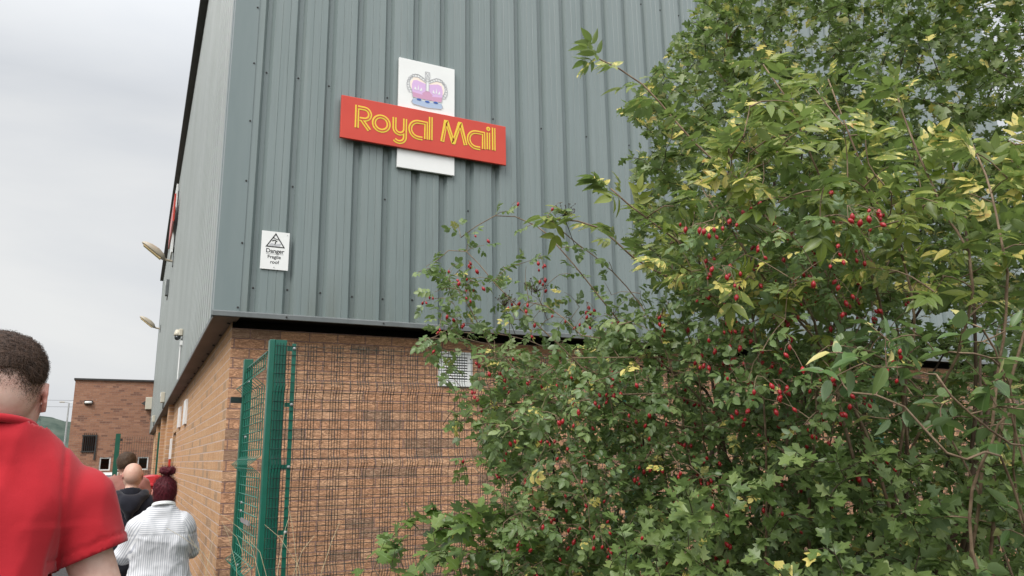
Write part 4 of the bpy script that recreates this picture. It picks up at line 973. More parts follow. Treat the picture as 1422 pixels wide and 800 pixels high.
# bald man in the navy hoodie
aB = [((-.155, 0, 1.39), (-.195, -.02, 1.13), (-.20, .10, .90)), ((.155, 0, 1.39), (.195, -.02, 1.13), (.20, .10, .90))]
P = person((.0, 6.87, 0), radians(0), 1.60, 'bald man in a dark navy hooded top, standing in the queue between two others', fat=1.0, nk=.01, arms=aB, h=.010, sleeve=1.9, skin=(.74, .47, .36), headk=.97)
s = P[1]
root, _ = finish_person(P, M['navy'], .84, 1.60-.205*s, 1.9, 1.0, [(6, 6, 5, .6), (14, 14, 10, .2)], .008, .01)
hf = Field((-.2, -.24, 1.05), (.2, .14, 1.5), .009)
for k in range(16):
    a0, a1 = radians(180+k*180/16-0), radians(180+(k+1)*180/16); q0 = (.095*cos(a0), -.02+.10*sin(a0), 1.365+.0*k-.05*abs(sin(a0))); q1 = (.095*cos(a1), -.02+.10*sin(a1), 1.365-.05*abs(sin(a1))); hf.cap(q0, q1, .030, .030, .02)
hf.cap((-.03, -.125, 1.29), (.03, -.125, 1.29), .045, .045, .04); hf.cap((0, -.125, 1.24), (0, -.115, 1.18), .045, .02, .04)
v, q_ = hf.mesh(); v = relax(v, q_, 2); nn = vnormals(v, q_); v = folds(v, nn, .006, [(9, 9, 14, .8)]); field_obj('hood', v, q_, M['navy'], root)
# man in the faded pink T-shirt further ahead
P = person((-.07, 9.3, 0), radians(-4), 1.70, 'brown-haired man in a faded pink T-shirt, farthest ahead in the queue', fat=1.10, nk=.01, h=.011, hair='short', sleeve=.6, headk=1.08)
s = P[1]; finish_person(P, M['pinkbrown'], .84, 1.70-.225*s, .6, 1.10, [(6, 6, 3, .6)], .008, .01)
# woman in the striped blouse
aW = [((-.150, 0, 1.375), (-.232, .11, 1.185), (-.09, .27, 1.20)), ((.150, 0, 1.375), (.232, .11, 1.185), (.09, .27, 1.20))]
P = person((.200, 5.68, 0), radians(2), 1.505, 'woman with dark red hair in a bun, wearing a white striped blouse', fat=1.07, nk=.005, arms=aW, h=.0085, hair='bun', sleeve=1.15, hipw=1.08, hem=.80, headk=1.02, skin=(.62, .37, .30))
s = P[1]
root, _ = finish_person(P, M['stripes'], .80, 1.505-.195*s, 1.15, 1.07, [(8, 8, 2.4, .55), (4, 4, 6, .5), (18, 18, 8, .1)], .011, .005, striped=True)
cz = 1.505-.204*s
Pc = [(.078*s*cos(a), -.014*s+.074*s*sin(a), cz+.012-(.074*s*sin(a)+.05)*.3) for a in np.linspace(0, 2*pi, 32)]
MBc = MB()
for dz, r in ((-.006, .007), (.003, .006)): MBc.tube([(x*(1-dz*2), y*(1-dz*2), z+dz) for x, y, z in Pc], r*1.2, 6, False)
rawmesh('collar', MBc.v, MBc.f, M['white'], root, True, off=1)
b = MB().box((-.036, .325, 1.07), (.036, .334, 1.22)); ph = rawmesh('mobile_phone', b.v, b.f, M['black'], None); ph.location = (.205, 5.50, -.06); tag(ph, 'dark mobile phone held by the woman in the striped blouse', 'phone')
#PEOPLE_END
#PLANTS_BEGIN
def tone(keys, k):
    for q in keys:
        b = M[q].node_tree.nodes['Principled BSDF']; i = b.inputs['Base Color']; t_ = M[q].node_tree
        if i.links:
            src = i.links[0].from_socket; n = t_.nodes.new('ShaderNodeMix'); n.data_type = 'RGBA'; n.blend_type = 'MULTIPLY'; n.inputs[0].default_value = 1
            n.inputs[7].default_value = (k, k, k, 1); t_.links.new(src, n.inputs[6]); t_.links.new(n.outputs[2], i)
        else: i.default_value = tuple(c*k for c in i.default_value[:3])+(1,)
tone(['tshirt_red', 'soffit', 'drip', 'navy', 'pinkbrown', 'purple_d', 'paleblue', 'lampbody', 'cream'], .72)
tone(['brick_front', 'brick_side', 'brick_red', 'brick_red_s'], .86); tone(['clad_front', 'clad_side_lit', 'flash'], .78); tone(['skin', 'green', 'stripes', 'yellow', 'sign_red', 'steel'], .76); tone(['white'], .86)
# ------------------------------------------------------------------ plants
def leaf_mat(name, stops, yel, trans=.30, rough=.37):
    """tint.r picks the leaf's own shade, tint.g how far it has turned yellow"""
    m = mat(name, stops[0][1], rough, .45); n = N(m)
    a = n.new('ShaderNodeAttribute', attribute_name='tint'); sp = n.new('ShaderNodeSeparateColor'); n.link(a.outputs['Color'], sp.inputs[0])
    c = n.ramp(sp.outputs[0], stops); v = n.coord(); ns = n.noise(v, 55, 3, .6)
    turn = n.math('GREATER_THAN', n.math('ADD', sp.outputs[1], n.math('MULTIPLY', n.math('SUBTRACT', ns, .5), 1.1)), .62)
    c = n.mix(turn, c, n.ramp(n.noise(v, 21, 3), [(.3, yel[0]), (.62, yel[1]), (.72, yel[2])]))
    rib = n.math('GREATER_THAN', sp.outputs[2], .93)          # pale midrib
    c = n.mix(n.math('MULTIPLY', rib, .35), c, (.25, .34, .16)); n.base(c)
    geo = n.new('ShaderNodeNewGeometry'); c2 = n.mix(n.math('MULTIPLY', geo.outputs['Backfacing'], .45), c, (.20, .27, .17)); n.base(c2)
    tr = n.new('ShaderNodeBsdfTranslucent'); ms = n.new('ShaderNodeMixShader'); ms.inputs[0].default_value = trans
    n.link(n.mix(.5, c2, (.20, .32, .04), 'MIX'), tr.inputs['Color'])
    out = [q for q in n.t.nodes if q.type == 'OUTPUT_MATERIAL'][0]; n.link(n.b.outputs[0], ms.inputs[1]); n.link(tr.outputs[0], ms.inputs[2]); n.link(ms.outputs[0], out.inputs['Surface'])
    return m
YE = ((.56, .48, .10), (.66, .56, .18), (.50, .24, .07))
M['leaf_haw'] = leaf_mat('hawthorn_leaf', [(0, (.075, .115, .028)), (.5, (.125, .175, .045)), (1, (.21, .255, .095))], YE, .38)
M['leaf_low'] = leaf_mat('hedge_leaf', [(0, (.085, .135, .038)), (.5, (.14, .205, .06)), (1, (.23, .29, .10))], YE)
M['leaf_elder'] = leaf_mat('elder_leaf', [(0, (.085, .135, .022)), (.5, (.15, .205, .032)), (1, (.26, .29, .065))], YE, .34)
M['leaf_rose'] = leaf_mat('rose_leaf', [(0, (.08, .135, .04)), (.5, (.13, .195, .062)), (1, (.21, .27, .10))], YE)
M['leaf_maple'] = leaf_mat('maple_leaf', [(0, (.07, .125, .025)), (.5, (.11, .18, .038)), (1, (.17, .24, .06))], YE)
M['leaf_dog'] = leaf_mat('broad_leaf', [(0, (.06, .12, .035)), (.5, (.095, .165, .05)), (1, (.15, .215, .07))], ((.55, .50, .16), (.62, .55, .25), (.40, .22, .09)))
M['bark'] = noisy('brown_bark', (.065, .044, .030), (.14, .10, .07), 30, .85, .2, .6, .004, (1, 1, .3))
M['bark_dark'] = noisy('dark_bark', (.030, .021, .016), (.075, .052, .04), 30, .85, .2, .6, .004, (1, 1, .3))
M['bark_red'] = noisy('reddish_twig', (.10, .058, .038), (.26, .19, .12), 30, .7, .3, .3)
M['hip'] = noisy('rose_hip_skin', (.20, .006, .010), (.36, .014, .018), 160, .34, .45, 0)
M['straw'] = noisy('dry_straw', (.42, .34, .20), (.58, .50, .34), 20, .8, .2, 0)

def half_leaf(mid, out, fold=.22, curl=.25, wave=0):
    """leaf of unit length along +y from midrib heights and an outline; returns verts, faces, rib flags"""
    V = []; Fc = []; rib = []
    n = len(mid)
    for i, (m_, (x, y)) in enumerate(zip(mid, out)):
        z = lambda yy, xx: -curl*yy*yy*.5+fold*abs(xx)+wave*sin(yy*17)*abs(xx)
        V += [(0, m_, z(m_, 0)), (x, y, z(y, x)), (-x, y*.985, z(y, x))]; rib += [1, 0, 0]
    for i in range(n-1):
        a, b = 3*i, 3*(i+1); Fc += [(a, a+1, b+1, b), (a, b, b+2, a+2)]
    return np.array(V), Fc, np.array(rib)
T_HAW = half_leaf([0, .14, .24, .34, .44, .50, .58, .66, .74, .82, .90, 1], [(.015, 0), (.05, .20), (.27, .29), (.44, .43), (.24, .47), (.13, .52), (.27, .64), (.36, .77), (.17, .78), (.12, .86), (.10, .97), (.0, 1.03)])
T_HAWS = half_leaf([0, .3, .5, .75, 1], [(.02, 0), (.42, .38), (.15, .52), (.30, .78), (.02, 1.02)])
T_LANCE = half_leaf([0, .12, .32, .55, .78, 1], [(.02, .0), (.14, .10), (.21, .32), (.18, .57), (.09, .80), (0, 1)], .35, .35, .08)
T_OVAL = half_leaf([0, .15, .4, .68, .9, 1], [(.02, 0), (.22, .14), (.33, .40), (.27, .70), (.10, .92), (0, 1)], .30, .25, .05)
T_BROAD = half_leaf([0, .1, .3, .5, .72, .9, 1], [(.02, 0), (.22, .08), (.34, .30), (.33, .50), (.22, .74), (.07, .92), (0, 1.02)], .28, .45, .12)
T_MAPLE = half_leaf([0, .08, .16, .26, .36, .46, .56, .66, .80, 1], [(.02, 0), (.30, -.02), (.22, .12), (.56, .30), (.40, .36), (.60, .58), (.22, .56), (.20, .66), (.26, .80), (0, 1.05)], .12, .3, .1)
def rotz(a): return np.array([[cos(a), -sin(a), 0], [sin(a), cos(a), 0], [0, 0, 1]])
def rotx(a): return np.array([[1, 0, 0], [0, cos(a), -sin(a)], [0, sin(a), cos(a)]])
def roty(a): return np.array([[cos(a), 0, sin(a)], [0, 1, 0], [-sin(a), 0, cos(a)]])
def pinnate(tpl, pairs, lsize, r_, w=.010, tsize=1.1, spread=62):
    """compound leaf of unit length: rachis and leaflets"""
    V = []; Fc = []; rib = []
    def addp(T, R, p, sc):
        v, f_, rb = T; o = len(V); V.extend(((v*sc)@R.T+p).tolist()); Fc.extend([tuple(i+o for i in q) for q in f_]); rib.extend(rb.tolist())
    o = 0; V += [(-w/2, 0, 0), (w/2, 0, 0), (w/3, .66, -.04), (-w/3, .66, -.04)]; Fc.append((0, 1, 2, 3)); rib += [1]*4
    for i in range(pairs):
        y = .66*(.38+.52*i/max(pairs-1, 1)) if pairs > 1 else .5
        for q in (-1, 1):
            a = radians(spread+r_.uniform(-10, 10)-i*5)
            addp(tpl, rotz(-q*a)@rotx(r_.uniform(-.45, .15))@roty(r_.uniform(-.5, .5)), np.array([0, y, -.04*y]), lsize*r_.uniform(.85, 1.1))
    addp(tpl, rotx(r_.uniform(-.4, .1))@roty(r_.uniform(-.3, .3)), np.array([0, .66, -.04]), lsize*tsize)
    return np.array(V), Fc, np.array(rib)
rp = np.random.default_rng(3)
ELD = [pinnate(T_LANCE, 2, .60, rp) for _ in range(3)]+[pinnate(T_LANCE, 3, .50, rp) for _ in range(2)]
ROS = [pinnate(T_OVAL, 2, .36, rp, .008) for _ in range(2)]+[pinnate(T_OVAL, 3, .30, rp, .008) for _ in range(2)]
ROW = [pinnate(T_LANCE, 6, .30, rp, .008, 1, 70)]

class Leaves:
    def __init__(s): s.items = {}
    def add(s, T, pos, d, nrm, size, tint, yel): s.items.setdefault(id(T), (T, []))[1].append((pos, d, nrm, size, tint, yel))
    def count(s): return sum(len(v[1]) for v in s.items.values())
    def build(s, name, m, parent):
        Vs, Fs, Cs = [], [], []; off = 0
        for T, L_ in s.items.values():
            v, f_, rb = T; nv = len(v); k = len(L_)
            pos = np.array([q[0] for q in L_]); d = np.array([q[1] for q in L_]); nm = np.array([q[2] for q in L_]); sz = np.array([q[3] for q in L_])
            d /= np.linalg.norm(d, axis=1)[:, None]+1e-9; x = np.cross(d, nm); x /= np.linalg.norm(x, axis=1)[:, None]+1e-9; z = np.cross(x, d)
            R = np.stack([x, d, z], 2)*sz[:, None, None]
            W = np.einsum('kij,nj->kni', R, v)+pos[:, None, :]; Vs.append(W.reshape(-1, 3))
            tri = np.array(f_); Fs.append((tri[None]+(np.arange(k)*nv)[:, None, None]+off).reshape(-1, 4)); off += k*nv
            c = np.ones((k, nv, 4), np.float32); c[..., 0] = np.array([q[4] for q in L_])[:, None]; c[..., 1] = np.array([q[5] for q in L_])[:, None]; c[..., 2] = rb[None, :]; Cs.append(c.reshape(-1, 4))
        V = np.concatenate(Vs); Fc = np.concatenate(Fs); C_ = np.concatenate(Cs)
        me = bpy.data.meshes.new(name); me.vertices.add(len(V)); me.vertices.foreach_set('co', V.astype(np.float32).ravel())
        me.loops.add(Fc.size); me.loops.foreach_set('vertex_index', Fc.astype(np.int32).ravel()); me.polygons.add(len(Fc))
        me.polygons.foreach_set('loop_start', np.arange(0, Fc.size, 4, dtype=np.int32)); me.polygons.foreach_set('loop_total', np.full(len(Fc), 4, np.int32))
        me.update(calc_edges=True); a = me.color_attributes.new('tint', 'FLOAT_COLOR', 'POINT'); a.data.foreach_set('color', C_.ravel())
        me.materials.append(m); o = link(bpy.data.objects.new(name, me)); 
        if parent is not None: o.parent = parent; o.matrix_parent_inverse = Matrix.Translation(-Vector(parent.location))
        return o

def curve_pts(P, n):
    P = np.asarray(P, float); t_ = np.r_[0, np.cumsum(np.linalg.norm(np.diff(P, axis=0), axis=1))]; u = np.linspace(0, t_[-1], n)
    if len(P) < 3: return np.stack([np.interp(u, t_, P[:, i]) for i in range(3)], 1)
    out = []                                                    # Catmull-Rom
    for x in u:
        i = min(np.searchsorted(t_, x, 'right')-1, len(P)-2); a = (x-t_[i])/(t_[i+1]-t_[i]); p0 = P[max(i-1, 0)]; p1 = P[i]; p2 = P[i+1]; p3 = P[min(i+2, len(P)-1)]
        out.append(.5*((2*p1)+(-p0+p2)*a+(2*p0-5*p1+4*p2-p3)*a*a+(-p0+3*p1-3*p2+p3)*a**3))
    return np.array(out)

class Plant:
    def __init__(s, seed, tubeseg=5): s.r = np.random.default_rng(seed); s.nodes = []; s.tubes = MB(); s.lv = Leaves(); s.twigs = []; s.seg = tubeseg
    def limb(s, pts, r0, r1, n=14, wob=.012, twig=False, seg=None):
        P = curve_pts(pts, n); P[1:-1] += np.cumsum(s.r.normal(0, wob, (n-2, 3)), 0)*.4*np.sin(np.linspace(0, pi, n-2))[:, None]
        s.tubes.tube(P, np.linspace(r0, r1, n), seg or (7 if r0 > .008 else s.seg), True); s.nodes += list(P[1:])
        if twig: s.twigs.append(P)
        return P
    def fill(s, targets, r=.0016, up=.10, leafy=True, maxlen=.9):
        T = np.array(targets); Nd = np.array(s.nodes); near = np.full(len(T), 1e9); idx = np.zeros(len(T), int); done = np.zeros(len(T), bool)
        def upd(new, off):
            nonlocal near, idx
            for c in range(0, len(new), 64):
                d = np.linalg.norm(T[:, None]-new[None, c:c+64], axis=2); d += np.maximum(0, new[None, c:c+64, 2]-T[:, None, 2])*.8
                j = d.argmin(1); m_ = d[np.arange(len(T)), j]; b = m_ < near; near[b] = m_[b]; idx[b] = j[b]+off+c
        upd(Nd, 0); Nl = list(Nd)
        for _ in range(len(T)):
            q = np.where(done, 1e9, near); i = int(q.argmin())
            done[i] = True
            if near[i] < .035 or near[i] > maxlen: continue
            a = Nl[idx[i]]; b = T[i]; Lg = np.linalg.norm(b-a); mid = (a+b)/2+np.array([0, 0, up*Lg])+s.r.normal(0, .07*Lg, 3)
            n = 4 if Lg < .12 else 6; P = curve_pts([a, mid, b], n); s.tubes.tube(P, np.linspace(r*(1+1.4*min(Lg, .6)), r*.55, n), 4, False)
            s.twigs.append(P); new = P[1:]; upd(new, len(Nl)); Nl += list(new)
        s.nodes = Nl
    def leaves(s, kinds, size, spacing, yel=.1, start=.15, updir=.8, spur=1, droop=.0, sv=.25, viewn=.35):
        """kinds: templates; leaves set along each twig, turned to the light"""
        r = s.r
        for P in s.twigs:
            seg = np.linalg.norm(np.diff(P, axis=0), axis=1); Lg = seg.sum(); t_ = np.r_[0, np.cumsum(seg)]
            k = max(2, int(Lg*(1-start)/spacing)); side = 1 if r.random() < .5 else -1
            ph = r.random()*6.28; ty = r.random(); base_t = np.clip(r.normal(.5, .22), 0, 1)
            for j in range(k+1):
                u = Lg*(start+(1-start)*j/k); p = np.array([np.interp(u, t_, P[:, i]) for i in range(3)])
                ii = min(np.searchsorted(t_, u), len(P)-1); ii = max(ii, 1); ax = _n(P[ii]-P[ii-1]+1e-9)
                for q in range(spur):
                    side = -side; rnd = _n(r.normal(0, 1, 3)); lat = _n(np.cross(ax, rnd)+1e-9); lat = _n(lat*np.array([1, 1, .55])+1e-9)
                    d = _n(ax*(.55 if j < k else 1.6)+lat*1.0+np.array([0, 0, -droop])+r.normal(0, .15, 3))
                    nm = _n(np.array([0, 0, 1])*updir+r.normal(0, .42, 3)+np.array([-.12, -.55, .1])*viewn)
                    y = 0
                    if r.random() < yel*(1.6 if ty < .3 else .7): y = r.uniform(.35, .95)
                    s.lv.add(kinds[r.integers(len(kinds))], p, d, nm, size*r.uniform(1-sv, 1+sv), np.clip(base_t+r.normal(0, .18), 0, 1), y)
def region(poly, dr, n, r, ymax=4.36, ymin=.35, power=1.0, extra=None):
    """random points inside a stretch of hedge: outline as seen from the path, with true depth"""
    P = np.array(poly, float); lo, hi = P.min(0), P.max(0); out = []
    while len(out) < n:
        x, y = r.uniform(lo, hi); c = False
        for i in range(len(P)):
            a, b = P[i], P[i-1]
            if (a[1] > y) != (b[1] > y) and x < (b[0]-a[0])*(y-a[1])/(b[1]-a[1])+a[0]: c = not c
        if not c: continue
        D = dr[0]+(dr[1]-dr[0])*r.random()**power; w_ = at(x, y, D)
        if w_[1] > ymax or w_[1] < ymin or w_[2] < .06: 
            if r.random() < .02: n -= 1
            continue
        if extra and not extra(w_): continue
        out.append(w_)
    return np.array(out)
def plant_obj(name, label, cat, root, pl, leafm, barkm, stem='stems', crown='foliage'):
    s = empty(name, tuple(root), 0, label, cat)
    o = rawmesh(stem, pl.tubes.v, pl.tubes.f, barkm, s, True)
    pl.lv.build(crown, leafm, s); return s
def A(*q): return [at(*p) if p[2] > 0 else np.array(p) for p in q]
def G(x, y, z=0.): return np.array([x, y, z], float)

# --- small hawthorn tree behind, top right
pl = Plant(11); r = pl.r
g0 = G(3.1, 3.55)
for tip, k in (((1010, 60, 4.6), 0), ((1090, -60, 4.4), 1), ((1190, -110, 4.7), 2), ((1260, 60, 4.2), 3), ((1330, -60, 4.6), 4), ((1420, 30, 4.4), 5), ((1120, 180, 4.0), 6), ((960, 200, 4.3), 7), ((1480, 160, 4.4), 8), ((1230, -160, 4.3), 9)):
    t_ = at(*tip); pl.limb([g0+G(.25*(k-4.5)*.5, .05*(k % 3)), g0*.6+t_*.4+G(0, 0, .25)-G(0, 0, 0)+np.array([0, 0, .2]), t_], .022-.001*k, .0035, 22, .02)
poly = [(955, 30), (1000, -60), (1560, -170), (1560, 420), (1180, 440), (960, 430), (868, 350), (885, 270), (860, 215), (915, 200), (862, 150), (905, 110)]
def notsky(w_):      # the loose top corner where sky shows through
    return not (w_[2] > 3.15 and w_[0] > 4.4 and r.random() < .75)
pl.fill(region(poly, (2.7, 5.0), 3200, r, ymax=4.35, extra=notsky), .0015)
pl.leaves([T_HAW, T_HAW, T_HAWS], .046, .026, .17, .0, .6, 2, viewn=.6)
plant_obj('hawthorn_tree', 'tall leafy hawthorn filling the top right, behind the elder shoots', 'tree', (3.1, 3.55, 0), pl, M['leaf_haw'], M['bark_dark'], 'trunk', 'crown')

# --- dense low hawthorn hedge
pl = Plant(12); r = pl.r
for k, (gx, gy, tip) in enumerate(((1.9, 3.2, (760, 560, 3.4)), (2.0, 3.1, (820, 640, 3.1)), (2.3, 3.0, (900, 520, 3.3)), (2.4, 2.9, (1000, 600, 3.0)), (2.7, 2.8, (1120, 520, 3.2)), (2.9, 2.6, (1230, 640, 3.0)), (3.0, 2.5, (1330, 560, 3.3)), (3.3, 2.4, (1440, 620, 3.4)), (2.0, 2.7, (880, 740, 2.8)), (2.5, 2.3, (1150, 740, 2.7)), (2.8, 3.4, (1180, 440, 3.9)), (3.3, 3.3, (1340, 430, 4.0)))):
    t_ = at(*tip); g = G(gx, gy); pl.limb([g, g*.55+t_*.45+np.array([0, 0, .15]), t_], .016, .003, 18, .02)
poly = [(640, 800), (690, 735), (700, 650), (668, 600), (680, 540), (740, 500), (800, 470), (880, 450), (960, 440), (1120, 470), (1300, 455), (1520, 440), (1560, 560), (1560, 1080), (560, 1080), (590, 850)]
pl.fill(np.concatenate([region(poly, (2.5, 4.2), 3500, r), region([(860, 700), (1000, 660), (1180, 600), (1300, 640), (1430, 600), (1560, 640), (1560, 1000), (800, 1000)], (1.8, 2.5), 800, r)]), .0014)
pl.leaves([T_HAW, T_HAW, T_HAWS], .046, .023, .05, .0, .75, 2, viewn=.5)
plant_obj('hawthorn_bush', 'dense dark green hawthorn hedge filling the lower right', 'bush', (2.4, 2.8, 0), pl, M['leaf_low'], M['bark_dark'])

# --- dog rose with hips
pl = Plant(13); r = pl.r; hips = []
g0 = G(2.2, 2.55)
canes = [([(1010, 640, 2.7), (860, 560, 2.6), (770, 480, 2.6), (700, 410, 2.7), (640, 345, 2.8), (600, 368, 2.8)], .006),
         ([(1000, 600, 2.6), (880, 470, 2.6), (800, 370, 2.7), (745, 315, 2.8), (690, 300, 2.8), (640, 330, 2.85)], .006),
         ([(1100, 640, 2.6), (960, 560, 2.5), (860, 550, 2.5), (760, 560, 2.6), (680, 480, 2.7), (590, 470, 2.75)], .006),
         ([(900, 700, 2.6), (800, 610, 2.6), (700, 520, 2.7), (640, 410, 2.75), (608, 372, 2.8)], .005),
         ([(1060, 900, 2.3), (1075, 650, 2.2), (1050, 440, 2.2), (1030, 330, 2.3), (980, 270, 2.4)], .007),
         ([(1200, 800, 2.4), (1180, 560, 2.3), (1150, 400, 2.3), (1100, 260, 2.4)], .007),
         ([(900, 900, 2.5), (830, 720, 2.4), (760, 600, 2.5), (700, 560, 2.6), (650, 580, 2.7)], .005),
         ([(760, 1000, 2.6), (730, 800, 2.5), (700, 700, 2.6), (650, 640, 2.7)], .004),
                   ([(1120, 700, 2.5), (1180, 470, 2.6), (1280, 340, 2.7)], .005),
          ([(1100, 560, 2.5), (960, 505, 2.45), (860, 498, 2.4), (790, 500, 2.45), (735, 530, 2.5), (700, 500, 2.55)], .006),
          ([(960, 470, 2.4), (880, 440, 2.4), (820, 470, 2.45), (770, 430, 2.5), (735, 420, 2.55)], .004),
          ([(930, 540, 2.4), (900, 450, 2.45), (850, 380, 2.5), (790, 330, 2.5), (760, 300, 2.5)], .004)]
tw = []
for c, r0 in canes:
    P = A(*c); Pl = pl.limb([g0+r.normal(0, .12, 3)*np.array([1, 1, 0]), g0*.4+P[0]*.6+np.array([0, 0, .12])]+P, r0, .0016, 40, .008)
    for j in range(17, 40, 2):
        e_ = Pl[j]+_n(r.normal(0, 1, 3)+np.array([-.3, -.3, .2]))*r.uniform(.03, .10); tw.append(np.array([Pl[j], (Pl[j]+e_)/2+np.array([0, 0, .005]), e_]))
poly1 = [(760, 480), (860, 410), (960, 380), (1000, 300), (1180, 300), (1270, 420), (1260, 560), (1180, 700), (1080, 780), (900, 800), (700, 800), (680, 640), (700, 540)]
pts = np.concatenate([region(poly1, (2.1, 2.95), 700, r), region([(575, 470), (600, 360), (660, 320), (760, 360), (880, 400), (760, 480), (700, 540), (690, 650), (640, 560)], (2.5, 2.95), 70, r), region([(930, 300), (1060, 260), (1220, 300), (1240, 520), (1100, 600), (940, 520)], (1.75, 2.15), 75, r)])
pl.fill(pts, .0013, .12, maxlen=.6)
for q_ in tw: pl.tubes.tube(q_, .0011, 4, False)
pl.twigs += tw
ntw = len(pl.twigs)
pl.leaves(ROS, .066, .045, .07, .15, .8, 1, .15)
# hips on the twig ends
def px_of(p):
    v = RW.T@(np.array(p)-CAM); return CXP+F*v[0]/v[2], CYP-F*v[1]/v[2], v[2]
def hip_mesh():
    b = MB(); b.tube([(0, 0, 0), (0, 0, -.004), (0, 0, -.009), (0, 0, -.015), (0, 0, -.019), (0, 0, -.0205)], [.0012, .0048, .0068, .0063, .0035, .0012], 9)
    b.tube([(0, 0, -.0203), (.0006, 0, -.0240)], [.0020, .0004], 5); return b
hb = hip_mesh(); hp_me = bpy.data.meshes.new('rose_hip'); hp_me.from_pydata(hb.v, [], hb.f); hp_me.polygons.foreach_set('use_smooth', [True]*len(hp_me.polygons)); hp_me.materials.append(M['hip'])
stalks = pl.tubes; hv = []
HR = [(600, 250, 1260, 780)]
cand = [P[-1] for P in pl.twigs]; r.shuffle(cand); cand.sort(key=lambda p: 0 if (930 < px_of(p)[0] < 1240 and 250 < px_of(p)[1] < 560 and px_of(p)[2] < 2.25) else 1)
for p in cand:
    if len(hv) > 820: break
    if r.random() < .15: continue
    p = p+np.array([0, -.05, .01]); hx, hy, hd = px_of(p)
    if hx > 1210 and r.random() < .7: continue
    for q in range(r.choice([1, 1, 2, 3, 4])):
        e_ = p+r.normal(0, .016, 3)+np.array([0, -.01, -.022]); tilt = np.array([r.normal(0, .45), r.normal(0, .45), 1]); hv.append((e_, _n(tilt), r.uniform(.55, .90)))
        stalks.tube([p, (p+e_)/2+np.array([0, 0, .006]), e_], [.0009, .0007, .0007], 4, False)
rose = plant_obj('rose_bush', 'arching dog rose with small leaves and many red hips', 'bush', (2.2, 2.55, 0), pl, M['leaf_rose'], M['bark_red'], 'canes')
def dense_hip(k):
    e_, t_, sc = hv[k]; v = RW.T@(e_-CAM); return v[2]/sc
order = sorted(range(len(hv)), key=dense_hip)
rest = MB()
for rank, k in enumerate(order):
    e_, t_, sc = hv[k]; q = Vector((0, 0, 1)).rotation_difference(Vector(t_))
    if rank < 96:
        o = bpy.data.objects.new('rose_hip', hp_me); o.location = Vector(e_)-rose.location; o.rotation_euler = q.to_euler(); o.scale = (sc, sc, sc); link(o, rose)
    else:
        Rm = np.array(q.to_matrix()); rest.add(np.array(hb.v)@Rm.T*sc+e_, hb.f)
o = rest.build('far_rose_hips', M['hip'], rose, True); tag(o, kind='stuff')

# --- elder: long shoots with big compound leaves
pl = Plant(14, 6); r = pl.r; g0 = G(2.45, 1.9)
shoots = [[(1150, 430, 2.3), (1060, 290, 2.3), (960, 190, 2.35), (890, 115, 2.4), (832, 82, 2.4)],
          [(1130, 460, 2.2), (1010, 390, 2.25), (930, 330, 2.3), (880, 290, 2.3), (848, 262, 2.3)],
          [(1200, 420, 2.3), (1130, 250, 2.4), (1090, 140, 2.4), (1060, 90, 2.5)],
          [(1260, 420, 2.2), (1210, 270, 2.3), (1180, 190, 2.3), (1150, 110, 2.4)],
          [(1330, 420, 2.0), (1300, 290, 2.1), (1270, 210, 2.1), (1245, 130, 2.2)],
          [(1390, 440, 1.9), (1385, 330, 1.9), (1370, 250, 2.0), (1350, 200, 2.1)],
          [(1140, 480, 2.3), (1010, 420, 2.4), (900, 370, 2.5), (830, 315, 2.5), (775, 305, 2.5)],
          [(1440, 420, 1.9), (1440, 300, 2.0), (1430, 200, 2.1)],
          [(1180, 520, 2.2), (1080, 400, 2.1), (1020, 320, 2.1), (985, 270, 2.2)]]
for c in shoots:
    P = A(*c); b0 = g0+r.normal(0, .30, 3)*np.array([1, 1, 0]); pl.limb([b0, b0*.4+P[0]*.6+np.array([0, 0, .1])+r.normal(0, .08, 3)]+P, .008, .0024, 40, .010)
    # opposite leaf pairs along the outer part
    Q = curve_pts(P, 13 if len(c) > 3 else 8)
    for j in range(1, len(Q)):
        ax = _n(Q[j]-Q[j-1])
        for q in (-1, 1):
            lat = _n(np.cross(ax, _n(np.array([.1*(-1)**j, -.3, 1]))+r.normal(0, .25, 3)))*q; pl.twigs.append(np.array([Q[j], Q[j]+ax*.01+lat*.015]))
    pl.twigs.append(np.array([Q[-2], Q[-1]]))
pts = region([(900, 300), (960, 230), (1000, 160), (1060, 110), (1180, 120), (1300, 170), (1440, 190), (1540, 260), (1540, 460), (1400, 440), (1180, 430), (1040, 410), (930, 400)], (1.85, 2.7), 165, r)
pl.fill(pts, .0022, .05, maxlen=.7)
for P in pl.twigs:
    ax = _n(P[-1]-P[-2]); long_ = np.linalg.norm(P[-1]-P[0]) > .05; k = 3 if long_ else 1
    yel = r.random(); bt = np.clip(r.normal(.68, .22), 0, 1)
    for q in range(k):
        p = P[-1] if (q < 2 or len(P) < 4) else P[-3]; d = _n(ax*(.9 if k > 1 else 1.3)+r.normal(0, .55, 3)*np.array([1, 1, .5])+np.array([0, 0, -.05])); nm = _n(np.array([-.10, -.45, 1])+r.normal(0, .46, 3))
        pl.lv.add(ELD[r.integers(5)], p, d, nm, r.uniform(.066, .108), np.clip(bt+r.normal(0, .1), 0, 1), r.uniform(.35, .75) if yel < .40 else 0)
elder = plant_obj('elder_bush', 'yellow-green elder with long shoots reaching left in front of the cladding', 'bush', (2.35, 1.75, 0), pl, M['leaf_elder'], M['bark_red'])
